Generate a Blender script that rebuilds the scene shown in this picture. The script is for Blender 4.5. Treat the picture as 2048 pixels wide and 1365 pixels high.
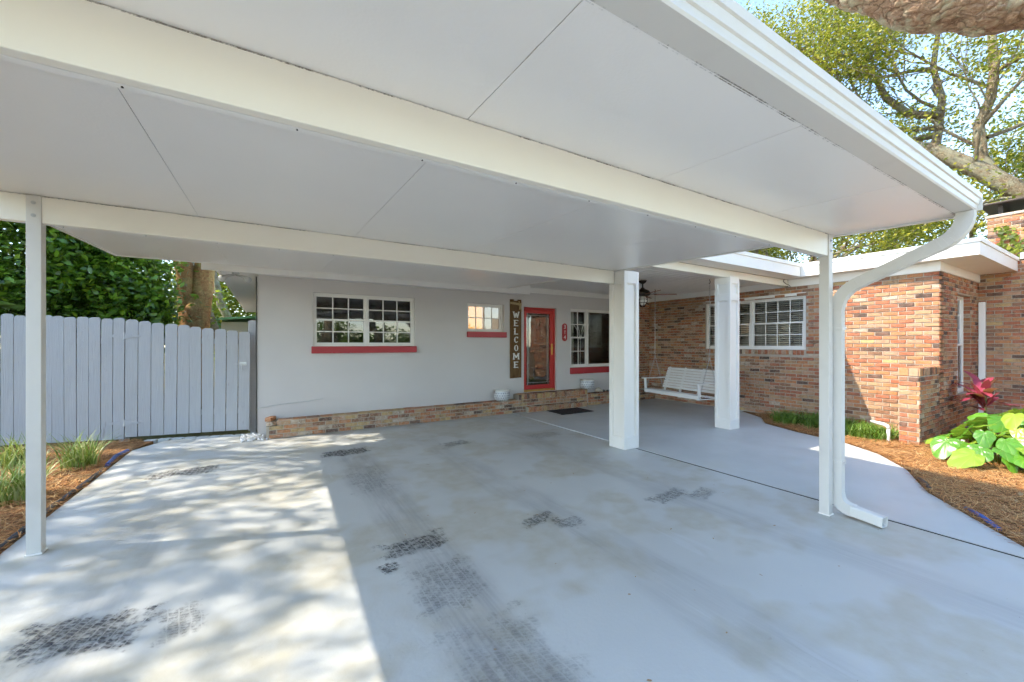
import bpy, math, random
import numpy as np
from mathutils import Vector, Matrix, noise as mnoise

# ------------------------------------------------------------------ camera, light, exposure
for o in list(bpy.data.objects): bpy.data.objects.remove(o)
SC = bpy.context.scene
COL = SC.collection
R = math.radians
YAW = 31.26
CAMH = 1.5
cam_d = bpy.data.cameras.new('camera'); cam = bpy.data.objects.new('camera', cam_d); COL.objects.link(cam)
cam.location = (0, 0, CAMH); cam.rotation_euler = (R(90), 0, R(-YAW))
cam_d.sensor_width = 36; cam_d.lens = 805 / 2048 * 36; cam_d.shift_y = 5.5 / 2048
cam_d.clip_start = 0.05; cam_d.clip_end = 2000
SC.camera = cam

SUN_EL = R(47); SUN_AZ = math.atan2(-.931, .364)      # from +Y clockwise
W = bpy.data.worlds.new('World'); SC.world = W; W.use_nodes = True
nt = W.node_tree; nt.nodes.clear()
sky = nt.nodes.new('ShaderNodeTexSky'); sky.sky_type = 'NISHITA'; sky.sun_disc = False
sky.sun_elevation = SUN_EL; sky.sun_rotation = SUN_AZ; sky.altitude = 0
sky.air_density = 1.0; sky.dust_density = 0.5; sky.ozone_density = 1.1
bg = nt.nodes.new('ShaderNodeBackground'); bg.inputs[1].default_value = 0.15
wo = nt.nodes.new('ShaderNodeOutputWorld')
nt.links.new(sky.outputs[0], bg.inputs[0]); nt.links.new(bg.outputs[0], wo.inputs[0])
sd = bpy.data.lights.new('sun', 'SUN'); sd.energy = 2.1; sd.angle = R(0.53); sd.color = (1.0, 0.91, 0.78)
sun = bpy.data.objects.new('sun', sd); COL.objects.link(sun); sun.location = (-20, 8, 25)
LD = Vector((.931 * math.cos(SUN_EL), -.364 * math.cos(SUN_EL), -math.sin(SUN_EL)))
sun.rotation_euler = LD.to_track_quat('-Z', 'Y').to_euler()
vs = SC.view_settings
vs.view_transform = 'Standard'; vs.look = 'None'; vs.gamma = 1; vs.exposure = 2.22; vs.use_curve_mapping = False

cy = SC.cycles
cy.max_bounces = 7; cy.diffuse_bounces = 4; cy.glossy_bounces = 3; cy.transmission_bounces = 3; cy.transparent_max_bounces = 8
cy.use_adaptive_sampling = True; cy.adaptive_threshold = 0.04; cy.adaptive_min_samples = 12; cy.use_denoising = True; cy.caustics_reflective = False; cy.caustics_refractive = False

FWD = Vector((math.sin(R(YAW)), math.cos(R(YAW)), 0)); RGT = Vector((math.cos(R(YAW)), -math.sin(R(YAW)), 0))
def cam_depth(p): return p[0] * FWD.x + p[1] * FWD.y

# ------------------------------------------------------------------ helpers
class MB:
    def __init__(s, xf=None): s.v = []; s.f = []; s.m = []; s.xf = xf
    def add(s, vs_, fs, mi=0):
        b = len(s.v)
        s.v += [tuple(s.xf(*p)) if s.xf else tuple(p) for p in vs_]
        s.f += [tuple(i + b for i in f) for f in fs]; s.m += [mi] * len(fs)
    def box(s, x0, x1, y0, y1, z0, z1, mi=0):
        s.add([(x0,y0,z0),(x1,y0,z0),(x1,y1,z0),(x0,y1,z0),(x0,y0,z1),(x1,y0,z1),(x1,y1,z1),(x0,y1,z1)],
              [(0,3,2,1),(4,5,6,7),(0,1,5,4),(1,2,6,5),(2,3,7,6),(3,0,4,7)], mi)
    def obox(s, c, size, mat, mi=0):
        a, b, d = [k / 2 for k in size]; c = Vector(c)
        vs_ = [c + mat @ Vector(q) for q in [(-a,-b,-d),(a,-b,-d),(a,b,-d),(-a,b,-d),(-a,-b,d),(a,-b,d),(a,b,d),(-a,b,d)]]
        s.add(vs_, [(0,3,2,1),(4,5,6,7),(0,1,5,4),(1,2,6,5),(2,3,7,6),(3,0,4,7)], mi)
    def bar(s, p, q, w, h, mi=0, up=(0,0,1)):
        p = Vector(p); q = Vector(q); d = q - p; L = d.length; d.normalize(); u = Vector(up)
        if abs(d.dot(u)) > .98: u = Vector((0, 1, 0))
        side = d.cross(u).normalized(); u2 = side.cross(d).normalized()
        M3 = Matrix((side, d, u2)).transposed()
        s.obox((p + q) / 2, (w, L, h), M3, mi)
    def prism(s, pts, z0, z1, mi=0):
        n = len(pts)
        s.add([(x, y, z0) for x, y in pts] + [(x, y, z1) for x, y in pts],
              [tuple(range(n))[::-1], tuple(range(n, 2*n))] + [(i, (i+1) % n, n + (i+1) % n, n + i) for i in range(n)], mi)
    def tube(s, pts, rad, n=8, caps=True, mi=0):
        pts = [Vector(p) for p in pts]; k = len(pts)
        if not hasattr(rad, '__len__'): rad = [rad] * k
        vs_ = []; ref = None
        for i in range(k):
            d = (pts[min(i+1, k-1)] - pts[max(i-1, 0)]).normalized()
            if ref is None:
                ref = Vector((0,0,1)) if abs(d.z) < .9 else Vector((1,0,0))
            a = d.cross(ref).normalized(); b = a.cross(d).normalized(); ref = b
            for j in range(n):
                t = 2 * math.pi * j / n
                vs_.append(pts[i] + (a * math.cos(t) + b * math.sin(t)) * rad[i])
        fs = []
        for i in range(k-1):
            for j in range(n):
                fs.append((i*n+j, (i+1)*n+j, (i+1)*n+(j+1) % n, i*n+(j+1) % n))
        if caps: fs += [tuple(range(n)), tuple(range((k-1)*n, k*n))[::-1]]
        s.add(vs_, fs, mi)
    def lathe(s, prof, c, n=24, mi=0):
        vs_ = []; k = len(prof)
        for r, z in prof:
            for j in range(n):
                t = 2*math.pi*j/n; vs_.append((c[0]+r*math.cos(t), c[1]+r*math.sin(t), c[2]+z))
        fs = [(i*n+j, i*n+(j+1) % n, (i+1)*n+(j+1) % n, (i+1)*n+j) for i in range(k-1) for j in range(n)]
        fs += [tuple(range(n))[::-1], tuple(range((k-1)*n, k*n))]
        s.add(vs_, fs, mi)
    def profile_sweep(s, prof, path, side, mi=0, caps=True):
        """prof: closed list of (a,b) offsets, a along 'side', b along the path's normal"""
        path = [Vector(p) for p in path]; k = len(path); n = len(prof); vs_ = []; side = Vector(side).normalized()
        for i in range(k):
            d = (path[min(i+1, k-1)] - path[max(i-1, 0)]).normalized(); nn = d.cross(side).normalized(); sd_ = nn.cross(d).normalized()
            for a, b in prof: vs_.append(path[i] + sd_ * a + nn * b)
        fs = [(i*n+j, i*n+(j+1) % n, (i+1)*n+(j+1) % n, (i+1)*n+j) for i in range(k-1) for j in range(n)]
        if caps: fs += [tuple(range(n))[::-1], tuple(range((k-1)*n, k*n))]
        s.add(vs_, fs, mi)
    def build(s, name, mats, parent=None, smooth=False, bevel=0, **kw):
        me = bpy.data.meshes.new(name); me.from_pydata(s.v, [], s.f)
        if not isinstance(mats, (list, tuple)): mats = [mats]
        for m in mats: me.materials.append(m)
        if len(mats) > 1: me.polygons.foreach_set('material_index', s.m)
        if smooth: me.polygons.foreach_set('use_smooth', [True] * len(s.f))
        me.update()
        return link(name, me, parent, bevel, **kw)

def link(name, me, parent=None, bevel=0, label=None, cat=None, group=None, kind=None):
    o = bpy.data.objects.new(name, me); COL.objects.link(o)
    if parent is not None:
        o.parent = parent
        if parent.type == 'EMPTY': o.matrix_parent_inverse = Matrix.Translation(-parent.location)
    if bevel:
        b = o.modifiers.new('bevel', 'BEVEL'); b.width = bevel; b.segments = 2; b.limit_method = 'ANGLE'; b.angle_limit = R(40)
        b.harden_normals = False
    return tag(o, label, cat, group, kind)
def tag(o, label=None, cat=None, group=None, kind=None):
    if label: o['label'] = label
    if cat: o['category'] = cat
    if group: o['group'] = group
    if kind: o['kind'] = kind
    return o
def thing(name, loc, label, cat, group=None):
    o = bpy.data.objects.new(name, None); COL.objects.link(o); o.location = loc; o.empty_display_size = .1
    return tag(o, label, cat, group)
def arr_mesh(name, V, F, mats, smooth=False):
    """numpy verts (n,3), faces (m,4)"""
    me = bpy.data.meshes.new(name); n = len(V); m, k = F.shape
    me.vertices.add(n); me.vertices.foreach_set('co', V.astype(np.float32).ravel())
    me.loops.add(m*k); me.loops.foreach_set('vertex_index', F.astype(np.int32).ravel())
    me.polygons.add(m); me.polygons.foreach_set('loop_start', np.arange(0, m*k, k, dtype=np.int32))
    me.polygons.foreach_set('loop_total', np.full(m, k, dtype=np.int32))
    for mt in (mats if isinstance(mats, (list, tuple)) else [mats]): me.materials.append(mt)
    if smooth: me.polygons.foreach_set('use_smooth', np.ones(m, dtype=bool))
    me.update(calc_edges=True); me.validate(); return me
def wallxf(ox, oy, ex, ey):
    """local x along the wall, y inward, z up"""
    return lambda x, y, z: (ox + ex*x - ey*y, oy + ey*x + ex*y, z)

# ------------------------------------------------------------------ materials
class NT:
    def __init__(s, name):
        s.mat = bpy.data.materials.new(name); s.mat.use_nodes = True; s.t = s.mat.node_tree; s.n = s.t.nodes; s.n.clear()
        s.out = s.n.new('ShaderNodeOutputMaterial'); s.geo = s.n.new('ShaderNodeNewGeometry'); s.pos = s.geo.outputs['Position']
    def new(s, typ, **kw):
        nd = s.n.new(typ)
        for k, v in kw.items(): setattr(nd, k, v)
        return nd
    def set(s, sock, v):
        if isinstance(v, bpy.types.NodeSocket): s.t.links.new(v, sock)
        elif isinstance(v, (tuple, list)) and len(v) == 3 and sock.type == 'RGBA': sock.default_value = (*v, 1)
        else: sock.default_value = v
    def math(s, op, a, b=0, c=None, clamp=False):
        nd = s.new('ShaderNodeMath', operation=op, use_clamp=clamp); s.set(nd.inputs[0], a); s.set(nd.inputs[1], b)
        if c is not None: s.set(nd.inputs[2], c)
        return nd.outputs[0]
    def noise(s, scale, detail=4, rough=.55, vec=None, dist=0):
        nd = s.new('ShaderNodeTexNoise'); s.set(nd.inputs['Vector'], vec or s.pos); nd.inputs['Scale'].default_value = scale
        nd.inputs['Detail'].default_value = min(detail, 3); nd.inputs['Roughness'].default_value = rough; nd.inputs['Distortion'].default_value = dist
        return nd.outputs[0]
    def vor(s, scale, feature='F1', vec=None, out=0):
        nd = s.new('ShaderNodeTexVoronoi', feature=feature); s.set(nd.inputs['Vector'], vec or s.pos); nd.inputs['Scale'].default_value = scale
        return nd.outputs[out]
    def ramp(s, fac, stops):
        nd = s.new('ShaderNodeValToRGB'); s.set(nd.inputs[0], fac); e = nd.color_ramp.elements
        while len(e) < len(stops): e.new(.5)
        for el, (p, c) in zip(e, stops):
            el.position = p; el.color = (*c, 1) if hasattr(c, '__len__') else (c, c, c, 1)
        return nd.outputs[0]
    def mix(s, fac, a, b, blend='MIX'):
        nd = s.new('ShaderNodeMix', data_type='RGBA', blend_type=blend); s.set(nd.inputs[0], fac); s.set(nd.inputs[6], a); s.set(nd.inputs[7], b)
        return nd.outputs[2]
    def vmap(s, scale=(1,1,1), rot=(0,0,0), loc=(0,0,0), vec=None):
        nd = s.new('ShaderNodeMapping'); s.set(nd.inputs[0], vec or s.pos)
        nd.inputs['Scale'].default_value = scale; nd.inputs['Rotation'].default_value = rot; nd.inputs['Location'].default_value = loc
        return nd.outputs[0]
    def bump(s, h, strength=.3, dist=.01, normal=None):
        nd = s.new('ShaderNodeBump'); s.set(nd.inputs['Height'], h); nd.inputs['Strength'].default_value = strength; nd.inputs['Distance'].default_value = dist
        if normal: s.set(nd.inputs['Normal'], normal)
        return nd.outputs[0]
    def pbr(s, col, rough=.6, normal=None, spec=.5, metal=0, **kw):
        p = s.new('ShaderNodeBsdfPrincipled'); s.set(p.inputs['Base Color'], col); s.set(p.inputs['Roughness'], rough)
        p.inputs['Specular IOR Level'].default_value = spec; p.inputs['Metallic'].default_value = metal
        if normal: s.set(p.inputs['Normal'], normal)
        for k, v in kw.items(): s.set(p.inputs[k.replace('_', ' ')], v)
        return p.outputs[0]
    def done(s, sh): s.t.links.new(sh, s.out.inputs[0]); return s.mat

def paint(name, col, rough=.45, var=.06, nscale=6, bump=.08, bscale=60, dirt=0, spec=.5, metal=0):
    t = NT(name); n = t.noise(nscale, 5)
    c = t.mix(t.math('MULTIPLY', n, var*2), col, tuple(k*(1-2.2*var) for k in col))
    if dirt:
        d = t.ramp(t.noise(2.3, 6, .7), [(.55, 0), (.8, 1)]); c = t.mix(t.math('MULTIPLY', d, dirt), c, (.30, .27, .22))
    return t.done(t.pbr(c, rough, t.bump(t.noise(bscale, 3), bump, .01), spec, metal))

M = {}
M['white'] = paint('white_paint', (.82, .79, .735), .38, .04, bump=.05, dirt=.10)
M['alu'] = paint('dulled_white_aluminium', (.63, .60, .545), .42, .05, bump=.05, dirt=.16)
M['white_trim'] = paint('white_trim', (.83, .81, .765), .5, .05, bump=.06, dirt=.14)
M['cream'] = paint('cream_enamel', (.80, .775, .70), .35, .03, bump=.02, dirt=.06)
M['swing_white'] = paint('swing_white', (.80, .79, .76), .5, .08, bump=.12, dirt=.2)
M['red'] = paint('red_paint', (.42, .028, .035), .42, .10, bump=.08, dirt=.05)
M['door_red'] = paint('door_red', (.52, .03, .025), .35, .06, bump=.04)
M['black_metal'] = paint('black_metal', (.025, .022, .02), .45, .1, metal=.2)
M['brass'] = paint('brass', (.65, .42, .12), .32, .1, metal=.85, bump=.03)
M['steel'] = paint('galvanised_steel', (.48, .48, .47), .38, .1, metal=.9)
M['green_trim'] = paint('green_trim', (.16, .36, .15), .5, .1)
M['cream_wall'] = paint('shed_cream', (.70, .66, .50), .6, .08)
M['grey_fix'] = paint('grey_plastic', (.55, .55, .53), .5, .05)
M['blue_edge'] = paint('blue_plastic', (.03, .09, .36), .45, .2)
M['black_edge'] = paint('black_plastic', (.03, .032, .04), .5, .2)
M['dark_cable'] = paint('dark_cable', (.05, .045, .04), .6, .1)
M['roofing'] = paint('roofing', (.42, .41, .39), .9, .1, bump=.4)
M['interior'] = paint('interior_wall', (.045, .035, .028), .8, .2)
M['curtain'] = paint('curtain', (.55, .50, .40), .9, .1, bump=.2)
M['brown_tube'] = paint('pvc_white', (.75, .74, .70), .4, .1, dirt=.25)
M['fan_wood'] = paint('fan_blade_wood', (.30, .09, .035), .35, .25, nscale=14)
M['bronze'] = paint('bronze_metal', (.05, .038, .03), .42, .15, metal=.6)
M['letter_white'] = paint('letter_white', (.82, .80, .74), .6, .1)
M['ribbon'] = paint('burlap_ribbon', (.50, .37, .20), .9, .2, bump=.5, bscale=200)
M['stone'] = paint('garden_stone', (.10, .095, .085), .8, .3)
M['shell'] = paint('seashell', (.68, .60, .47), .5, .2)
M['pebble'] = paint('white_pebble', (.78, .77, .74), .7, .12, nscale=30)
M['soil'] = paint('joint_soil', (.03, .025, .02), .95, .3)
M['filler'] = paint('joint_filler', (.60, .61, .60), .6, .1)

def mat_ceiling():
    t = NT('embossed_aluminium'); n = t.noise(1.6, 3)
    c = t.mix(n, (.86, .83, .785), (.82, .79, .745))
    h = t.vor(95, 'SMOOTH_F1'); nm = t.bump(h, .09, .004)
    nm = t.bump(t.noise(.9, 2), .25, .02, nm)
    return t.done(t.pbr(c, .30, nm, .42))
M['ceiling'] = mat_ceiling()
def mat_beam():
    t = NT('beam_enamel'); c = t.mix(t.noise(3, 4), (.83, .78, .67), (.80, .745, .63))
    return t.done(t.pbr(c, .42, t.bump(t.noise(40, 2), .03, .01), .45))
M['beam'] = mat_beam()
def mat_grime():
    t = NT('rust_grime'); n = t.math('MULTIPLY', t.noise(3.2, 5, .75), t.ramp(t.noise(60, 4, .7), [(.3, .75), (.6, 1.15)]))
    c = t.mix(t.ramp(t.noise(30, 4), [(.35, 0), (.65, 1)]), (.42, .37, .30), (.10, .055, .03))
    tr = t.new('ShaderNodeBsdfTransparent'); mx = t.new('ShaderNodeMixShader')
    t.set(mx.inputs[0], t.ramp(n, [(.47, 0), (.62, .6)])); t.t.links.new(tr.outputs[0], mx.inputs[1]); t.t.links.new(t.pbr(c, .9), mx.inputs[2])
    return t.done(mx.outputs[0])
M['grime'] = mat_grime()

def mat_stucco():
    t = NT('grey_stucco'); c = t.mix(t.ramp(t.noise(.8, 5), [(.3, 0), (.7, 1)]), (.64, .605, .575), (.60, .565, .54))
    c = t.mix(t.math('MULTIPLY', t.ramp(t.noise(3.5, 6, .7), [(.5, 0), (.8, 1)]), .35), c, (.60, .585, .575))
    # courses of the rendered block wall read faintly through the paint
    h = t.math('ADD', t.noise(130, 4, .6), t.math('MULTIPLY', t.noise(9, 3), .8))
    return t.done(t.pbr(c, .75, t.bump(h, .22, .012), .3))
M['stucco'] = mat_stucco()

def mat_brick(name, a, b, white=.25):
    t = NT(name); n = t.noise(22, 6, .65); c = t.mix(t.ramp(n, [(.3, 0), (.7, 1)]), a, b)
    pt_ = t.noise(8.5, 5, .6); c = t.mix(t.math('MULTIPLY', t.ramp(pt_, [(.42, 0), (.6, 1)]), .7), c, tuple(.5*(k+j) for k, j in zip(b, (.34,.15,.09))))
    pd_ = t.noise(11, 4, .6, t.vmap(loc=(5,3,1))); c = t.mix(t.math('MULTIPLY', t.ramp(pd_, [(.50, 0), (.68, 1)]), .6), c, (.11,.065,.045))
    sy = t.new('ShaderNodeSeparateXYZ'); t.set(sy.inputs[0], t.pos); wash = t.math('ADD', .35, t.math('MULTIPLY', t.math('MULTIPLY', t.math('SUBTRACT', sy.outputs[1], 3.4), .55, clamp=True), 1.5))
    big = t.noise(3.1, 4)
    c = t.mix(t.math('MULTIPLY', t.ramp(big, [(.35, 0), (.75, 1)]), .30), c, tuple(min(1, k*1.3+.01) for k in b))
    w = t.ramp(t.noise(34, 5, .75), [(.48, 0), (.66, 1)]); c = t.mix(t.math('MULTIPLY', t.math('MULTIPLY', w, white), wash, clamp=True), c, (.60, .54, .46))
    d = t.ramp(t.noise(55, 4, .7), [(.62, 0), (.75, 1)]); c = t.mix(t.math('MULTIPLY', d, .5), c, (.05, .035, .03))
    return t.done(t.pbr(c, .85, t.bump(t.noise(70, 5, .7), .5, .006), .25))
BR = [mat_brick('brick_red', (.30,.085,.038), (.40,.145,.07)), mat_brick('brick_orange', (.40,.15,.055), (.47,.22,.095)),
      mat_brick('brick_tan', (.34,.20,.10), (.45,.29,.16)), mat_brick('brick_pink', (.38,.20,.115), (.47,.29,.18), .4),
      mat_brick('brick_dark', (.055,.038,.03), (.12,.08,.06), .15), mat_brick('brick_brown', (.17,.085,.045), (.27,.145,.08)),
      mat_brick('brick_pale', (.42,.32,.22), (.50,.41,.31), .5), mat_brick('brick_buff', (.42,.27,.10), (.52,.37,.17), .25)]
W_WALL = [.25, .22, .17, .10, .06, .17, .02, .01]
W_LEDGE = [.09, .22, .14, .10, .10, .14, .05, .16]
W_SHADE = [.26, .20, .19, .05, .11, .16, .01, .02]
def mat_mortar():
    t = NT('mortar'); c = t.mix(t.noise(9, 6, .7), (.38,.325,.255), (.48,.42,.34))
    return t.done(t.pbr(c, .95, t.bump(t.noise(90, 4), .5, .006), .15))
M['mortar'] = mat_mortar()

def mat_wood_fence():
    t = NT('grey_fence_paint'); v = t.vmap((14, 14, .55)); g = t.noise(6, 6, .65, v)
    oi = t.new('ShaderNodeObjectInfo')
    c = t.mix(t.ramp(g, [(.3, 0), (.75, 1)]), (.40,.395,.39), (.345,.34,.335))
    c = t.mix(t.math('MULTIPLY', oi.outputs['Random'], .35), c, (.38,.39,.41))
    k = t.ramp(t.noise(5, 5, .75, t.vmap((3, 3, .6))), [(.66, 0), (.74, 1)]); c = t.mix(t.math('MULTIPLY', k, .5), c, (.20,.18,.16))
    return t.done(t.pbr(c, .72, t.bump(g, .5, .008), .3))
M['fence'] = mat_wood_fence()
def mat_sign_wood():
    t = NT('sign_wood'); g = t.noise(5, 6, .65, t.vmap((12, 12, .8)))
    c = t.mix(t.ramp(g, [(.3, 0), (.7, 1)]), (.19,.105,.04), (.10,.052,.02)); return t.done(t.pbr(c, .75, t.bump(g, .4, .006), .3))
M['sign_wood'] = mat_sign_wood()
def mat_glass(name, ior=1.75, tint=(.9,.93,.92)):
    t = NT(name); fr = t.new('ShaderNodeFresnel'); fr.inputs[0].default_value = ior
    gl = t.new('ShaderNodeBsdfGlossy'); gl.inputs['Roughness'].default_value = .006; gl.inputs[0].default_value = (1,1,1,1)
    nm = t.bump(t.noise(1.7, 2), .05, .02); t.set(gl.inputs['Normal'], nm)
    tr = t.new('ShaderNodeBsdfTransparent'); tr.inputs[0].default_value = (*tint, 1); mx = t.new('ShaderNodeMixShader')
    t.set(mx.inputs[0], fr.outputs[0]); t.t.links.new(tr.outputs[0], mx.inputs[1]); t.t.links.new(gl.outputs[0], mx.inputs[2])
    return t.done(mx.outputs[0])
M['glass'] = mat_glass('window_glass', 1.95); M['door_glass'] = mat_glass('door_glass', 1.95, (.75,.75,.72))
def mat_lit(name, col, e, scale=3):
    t = NT(name); g = t.noise(scale, 3); c = t.mix(g, col, tuple(k*.55 for k in col))
    p = t.pbr(c, .6); n_ = p.node; t.set(n_.inputs['Emission Color'], c); n_.inputs['Emission Strength'].default_value = e
    return t.done(p)
M['lit_orange'] = mat_lit('lamplit_shade', (.85,.38,.08), .26); M['lit_pale'] = mat_lit('lamplit_frosted', (.62,.50,.38), .10)
def mat_pot():
    t = NT('patterned_glaze'); tc = t.new('ShaderNodeTexCoord'); sp = t.new('ShaderNodeSeparateXYZ'); t.set(sp.inputs[0], tc.outputs['Object'])
    v = t.math('DIVIDE', sp.outputs[2], .047); row = t.math('FLOOR', v); u = t.math('ADD', t.math('MULTIPLY', t.math('ARCTAN2', sp.outputs[1], sp.outputs[0]), 20/6.2832), t.math('MULTIPLY', row, .5))
    fu = t.math('SUBTRACT', t.math('FRACT', u), .5); fv = t.math('SUBTRACT', t.math('FRACT', v), .5); d = t.math('SQRT', t.math('ADD', t.math('MULTIPLY', fu, fu), t.math('MULTIPLY', fv, fv)))
    c = t.mix(t.math('MULTIPLY', t.ramp(t.math('ABSOLUTE', t.math('SUBTRACT', d, .42)), [(.05, 1), (.09, 0)]), .6), (.74,.74,.73), (.30,.33,.40)); c = t.mix(t.ramp(d, [(.20, 1), (.26, 0)]), c, (.05,.055,.10))
    return t.done(t.pbr(c, .3))
M['pot'] = mat_pot()
def mat_mat():
    t = NT('rubber_mat'); d = t.vor(26, 'F1'); c = t.mix(t.ramp(d, [(.3, 0), (.5, 1)]), (.012,.012,.014), (.03,.03,.033))
    return t.done(t.pbr(c, .7, t.bump(d, .6, .01), .35))
M['mat'] = mat_mat()

TREADS = [  # x, y, angle, half x, half y, strength
    (.92, 5.95, 4, .33, .17, .95), (-.84, 6.0, -6, .31, .17, .9), (-.84, 2.93, -15, .27, .15, .9), (-.40, 2.80, 8, .10, .17, .42),
    (.93, 2.95, 3, .24, .13, .8), (.70, 2.72, 20, .06, .07, .95), (2.42, 5.6, 10, .24, .15, .6), (1.95, 2.80, 5, .17, .09, .6), (2.18, 2.62, 20, .12, .10, .42),
    (3.85, 5.35, 10, .30, .16, .35), (3.38, 2.58, 8, .24, .09, .55), (3.72, 2.45, 15, .18, .08, .4), (.95, 2.35, 0, .22, .28, .35), (.95, 4.6, 2, .2, .4, .28), (1.0, 1.45, 4, .26, .45, .25)]
def mat_drive(marks=True):
    t = NT('painted_concrete' if marks else 'painted_porch'); s = t.new('ShaderNodeSeparateXYZ'); t.set(s.inputs[0], t.pos); X, Y = s.outputs[0], s.outputs[1]
    c = t.mix(t.ramp(t.noise(.9, 6, .6), [(.3, 0), (.7, 1)]), (.545,.555,.525), (.49,.50,.475))
    if marks:
        w = t.ramp(t.noise(1.15, 6, .62, t.vmap(loc=(3.1, 1.7, 0))), [(.47, 0), (.56, 1)])
        w = t.math('MULTIPLY', w, t.ramp(t.noise(7, 4), [(.3, .35), (.7, 1)]))
        c = t.mix(t.math('MULTIPLY', w, .85), c, (.43,.405,.32))
        wb = t.math('MULTIPLY', t.math('SUBTRACT', t.noise(.6, 2), .5), .5); xx = t.math('ADD', X, wb)
        tot = None
        for cx, hw, st in ((-.85, .22, .35), (.97, .25, .70), (2.15, .24, .42), (3.5, .23, .42)):
            d = t.math('DIVIDE', t.math('ABSOLUTE', t.math('SUBTRACT', xx, cx)), hw); k = t.math('MULTIPLY', t.math('SUBTRACT', 1.0, d), 2.2, clamp=True)
            k = t.math('MULTIPLY', k, st); tot = k if tot is None else t.math('MAXIMUM', tot, k)
        yn = t.noise(1.5, 5, .6, t.vmap((5, 1.0, 1)))
        tot = t.math('MULTIPLY', tot, t.ramp(yn, [(.32, .25), (.62, 1)]))
        ln = t.noise(30, 2, .5, t.vmap((1.6, .05, 1))); tot = t.math('MULTIPLY', tot, t.ramp(ln, [(.35, .6), (.65, 1)]))
        fade = t.math('MULTIPLY', t.math('SUBTRACT', 6.6, Y), 1.2, clamp=True); tot = t.math('MULTIPLY', tot, fade)
        c = t.mix(t.math('MULTIPLY', tot, .9), c, (.25,.25,.245))
        ru = t.ramp(t.noise(4.3, 6, .75, t.vmap(loc=(7, 2, 0))), [(.70, 0), (.76, 1)]); c = t.mix(t.math('MULTIPLY', ru, .45), c, (.27,.19,.13))
        sc = t.ramp(t.noise(2.2, 6, .8, t.vmap((1.5,.25,1), (0,0,R(14)))), [(.66, 0), (.7, 1)]); c = t.mix(t.math('MULTIPLY', sc, .25), c, (.60,.62,.63))
    else:
        c = t.mix(t.math('MULTIPLY', t.ramp(t.noise(1.5, 6, .62), [(.48, 0), (.7, 1)]), .5), c, (.46,.455,.40))
    sp = t.vor(17, 'F1'); spk = t.math('MULTIPLY', t.ramp(sp, [(.03, 1), (.05, 0)]), t.ramp(t.noise(3), [(.5, 0), (.6, 1)]))
    c = t.mix(t.math('MULTIPLY', spk, .7), c, (.10,.08,.06))
    rg = t.ramp(t.noise(2, 4), [(.3, .38), (.7, .56)])
    return t.done(t.pbr(c, rg, t.bump(t.noise(40, 3, .7), .16, .01), .4))
def mat_tread():
    t = NT('rubber_tyre_print'); tc = t.new('ShaderNodeTexCoord'); sp = t.new('ShaderNodeSeparateXYZ'); t.set(sp.inputs[0], tc.outputs['Object']); x, y = sp.outputs[0], sp.outputs[1]
    oi = t.new('ShaderNodeObjectInfo'); cs = t.new('ShaderNodeSeparateColor'); t.set(cs.inputs[0], oi.outputs['Color'])
    wob = t.math('MULTIPLY', t.math('SUBTRACT', t.noise(6, 3, .75), .49), 2.0)
    ex = t.math('ADD', t.math('DIVIDE', t.math('ABSOLUTE', x), cs.outputs[0]), wob); ey = t.math('ADD', t.math('DIVIDE', t.math('ABSOLUTE', y), cs.outputs[1]), wob)
    box = t.math('MULTIPLY', t.math('MULTIPLY', t.math('SUBTRACT', .95, ex), 3, clamp=True), t.math('MULTIPLY', t.math('SUBTRACT', .95, ey), 3, clamp=True))
    xw = t.math('ADD', x, t.math('MULTIPLY', t.noise(6, 1), .03))
    rib = t.math('GREATER_THAN', t.math('FRACT', t.math('DIVIDE', xw, .047)), .16)
    row = t.math('FLOOR', t.math('DIVIDE', xw, .047)); lug = t.math('GREATER_THAN', t.math('FRACT', t.math('ADD', t.math('DIVIDE', t.math('ADD', y, t.math('MULTIPLY', x, .35)), .026), t.math('MULTIPLY', row, .41))), .30)
    tr = t.math('ADD', t.math('MULTIPLY', t.math('MULTIPLY', rib, lug), .45), t.math('ADD', t.math('MULTIPLY', rib, .25), .28))
    gr = t.math('MULTIPLY', t.math('SUBTRACT', t.noise(26, 3, .75), .36), 4.5, clamp=True)
    mk = t.math('MULTIPLY', t.math('MULTIPLY', box, tr), t.math('MULTIPLY', gr, cs.outputs[2]))
    tb = t.new('ShaderNodeBsdfTransparent'); mx = t.new('ShaderNodeMixShader'); t.set(mx.inputs[0], mk); t.t.links.new(tb.outputs[0], mx.inputs[1]); t.t.links.new(t.pbr((.06,.06,.065), .7), mx.inputs[2])
    return t.done(mx.outputs[0])
M['tread'] = mat_tread()
M['drive'] = mat_drive(); M['porch'] = mat_drive(False)
def mat_ground():
    t = NT('lawn_and_straw'); n = t.noise(.25, 5); c = t.mix(t.ramp(n, [(.4, 0), (.6, 1)]), (.075,.11,.03), (.16,.12,.06))
    c = t.mix(t.ramp(t.noise(30, 5), [(.35, 0), (.7, 1)]), c, (.10,.08,.04)); return t.done(t.pbr(c, .95, t.bump(t.noise(60, 4), .8, .03), .2))
M['ground'] = mat_ground()
def mat_bed():
    t = NT('straw_bed'); c = t.mix(t.ramp(t.noise(26, 6, .7), [(.3, 0), (.7, 1)]), (.10,.05,.022), (.32,.17,.07)); return t.done(t.pbr(c, .95, t.bump(t.noise(50, 5), .8, .02), .2))
M['bed'] = mat_bed()
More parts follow.
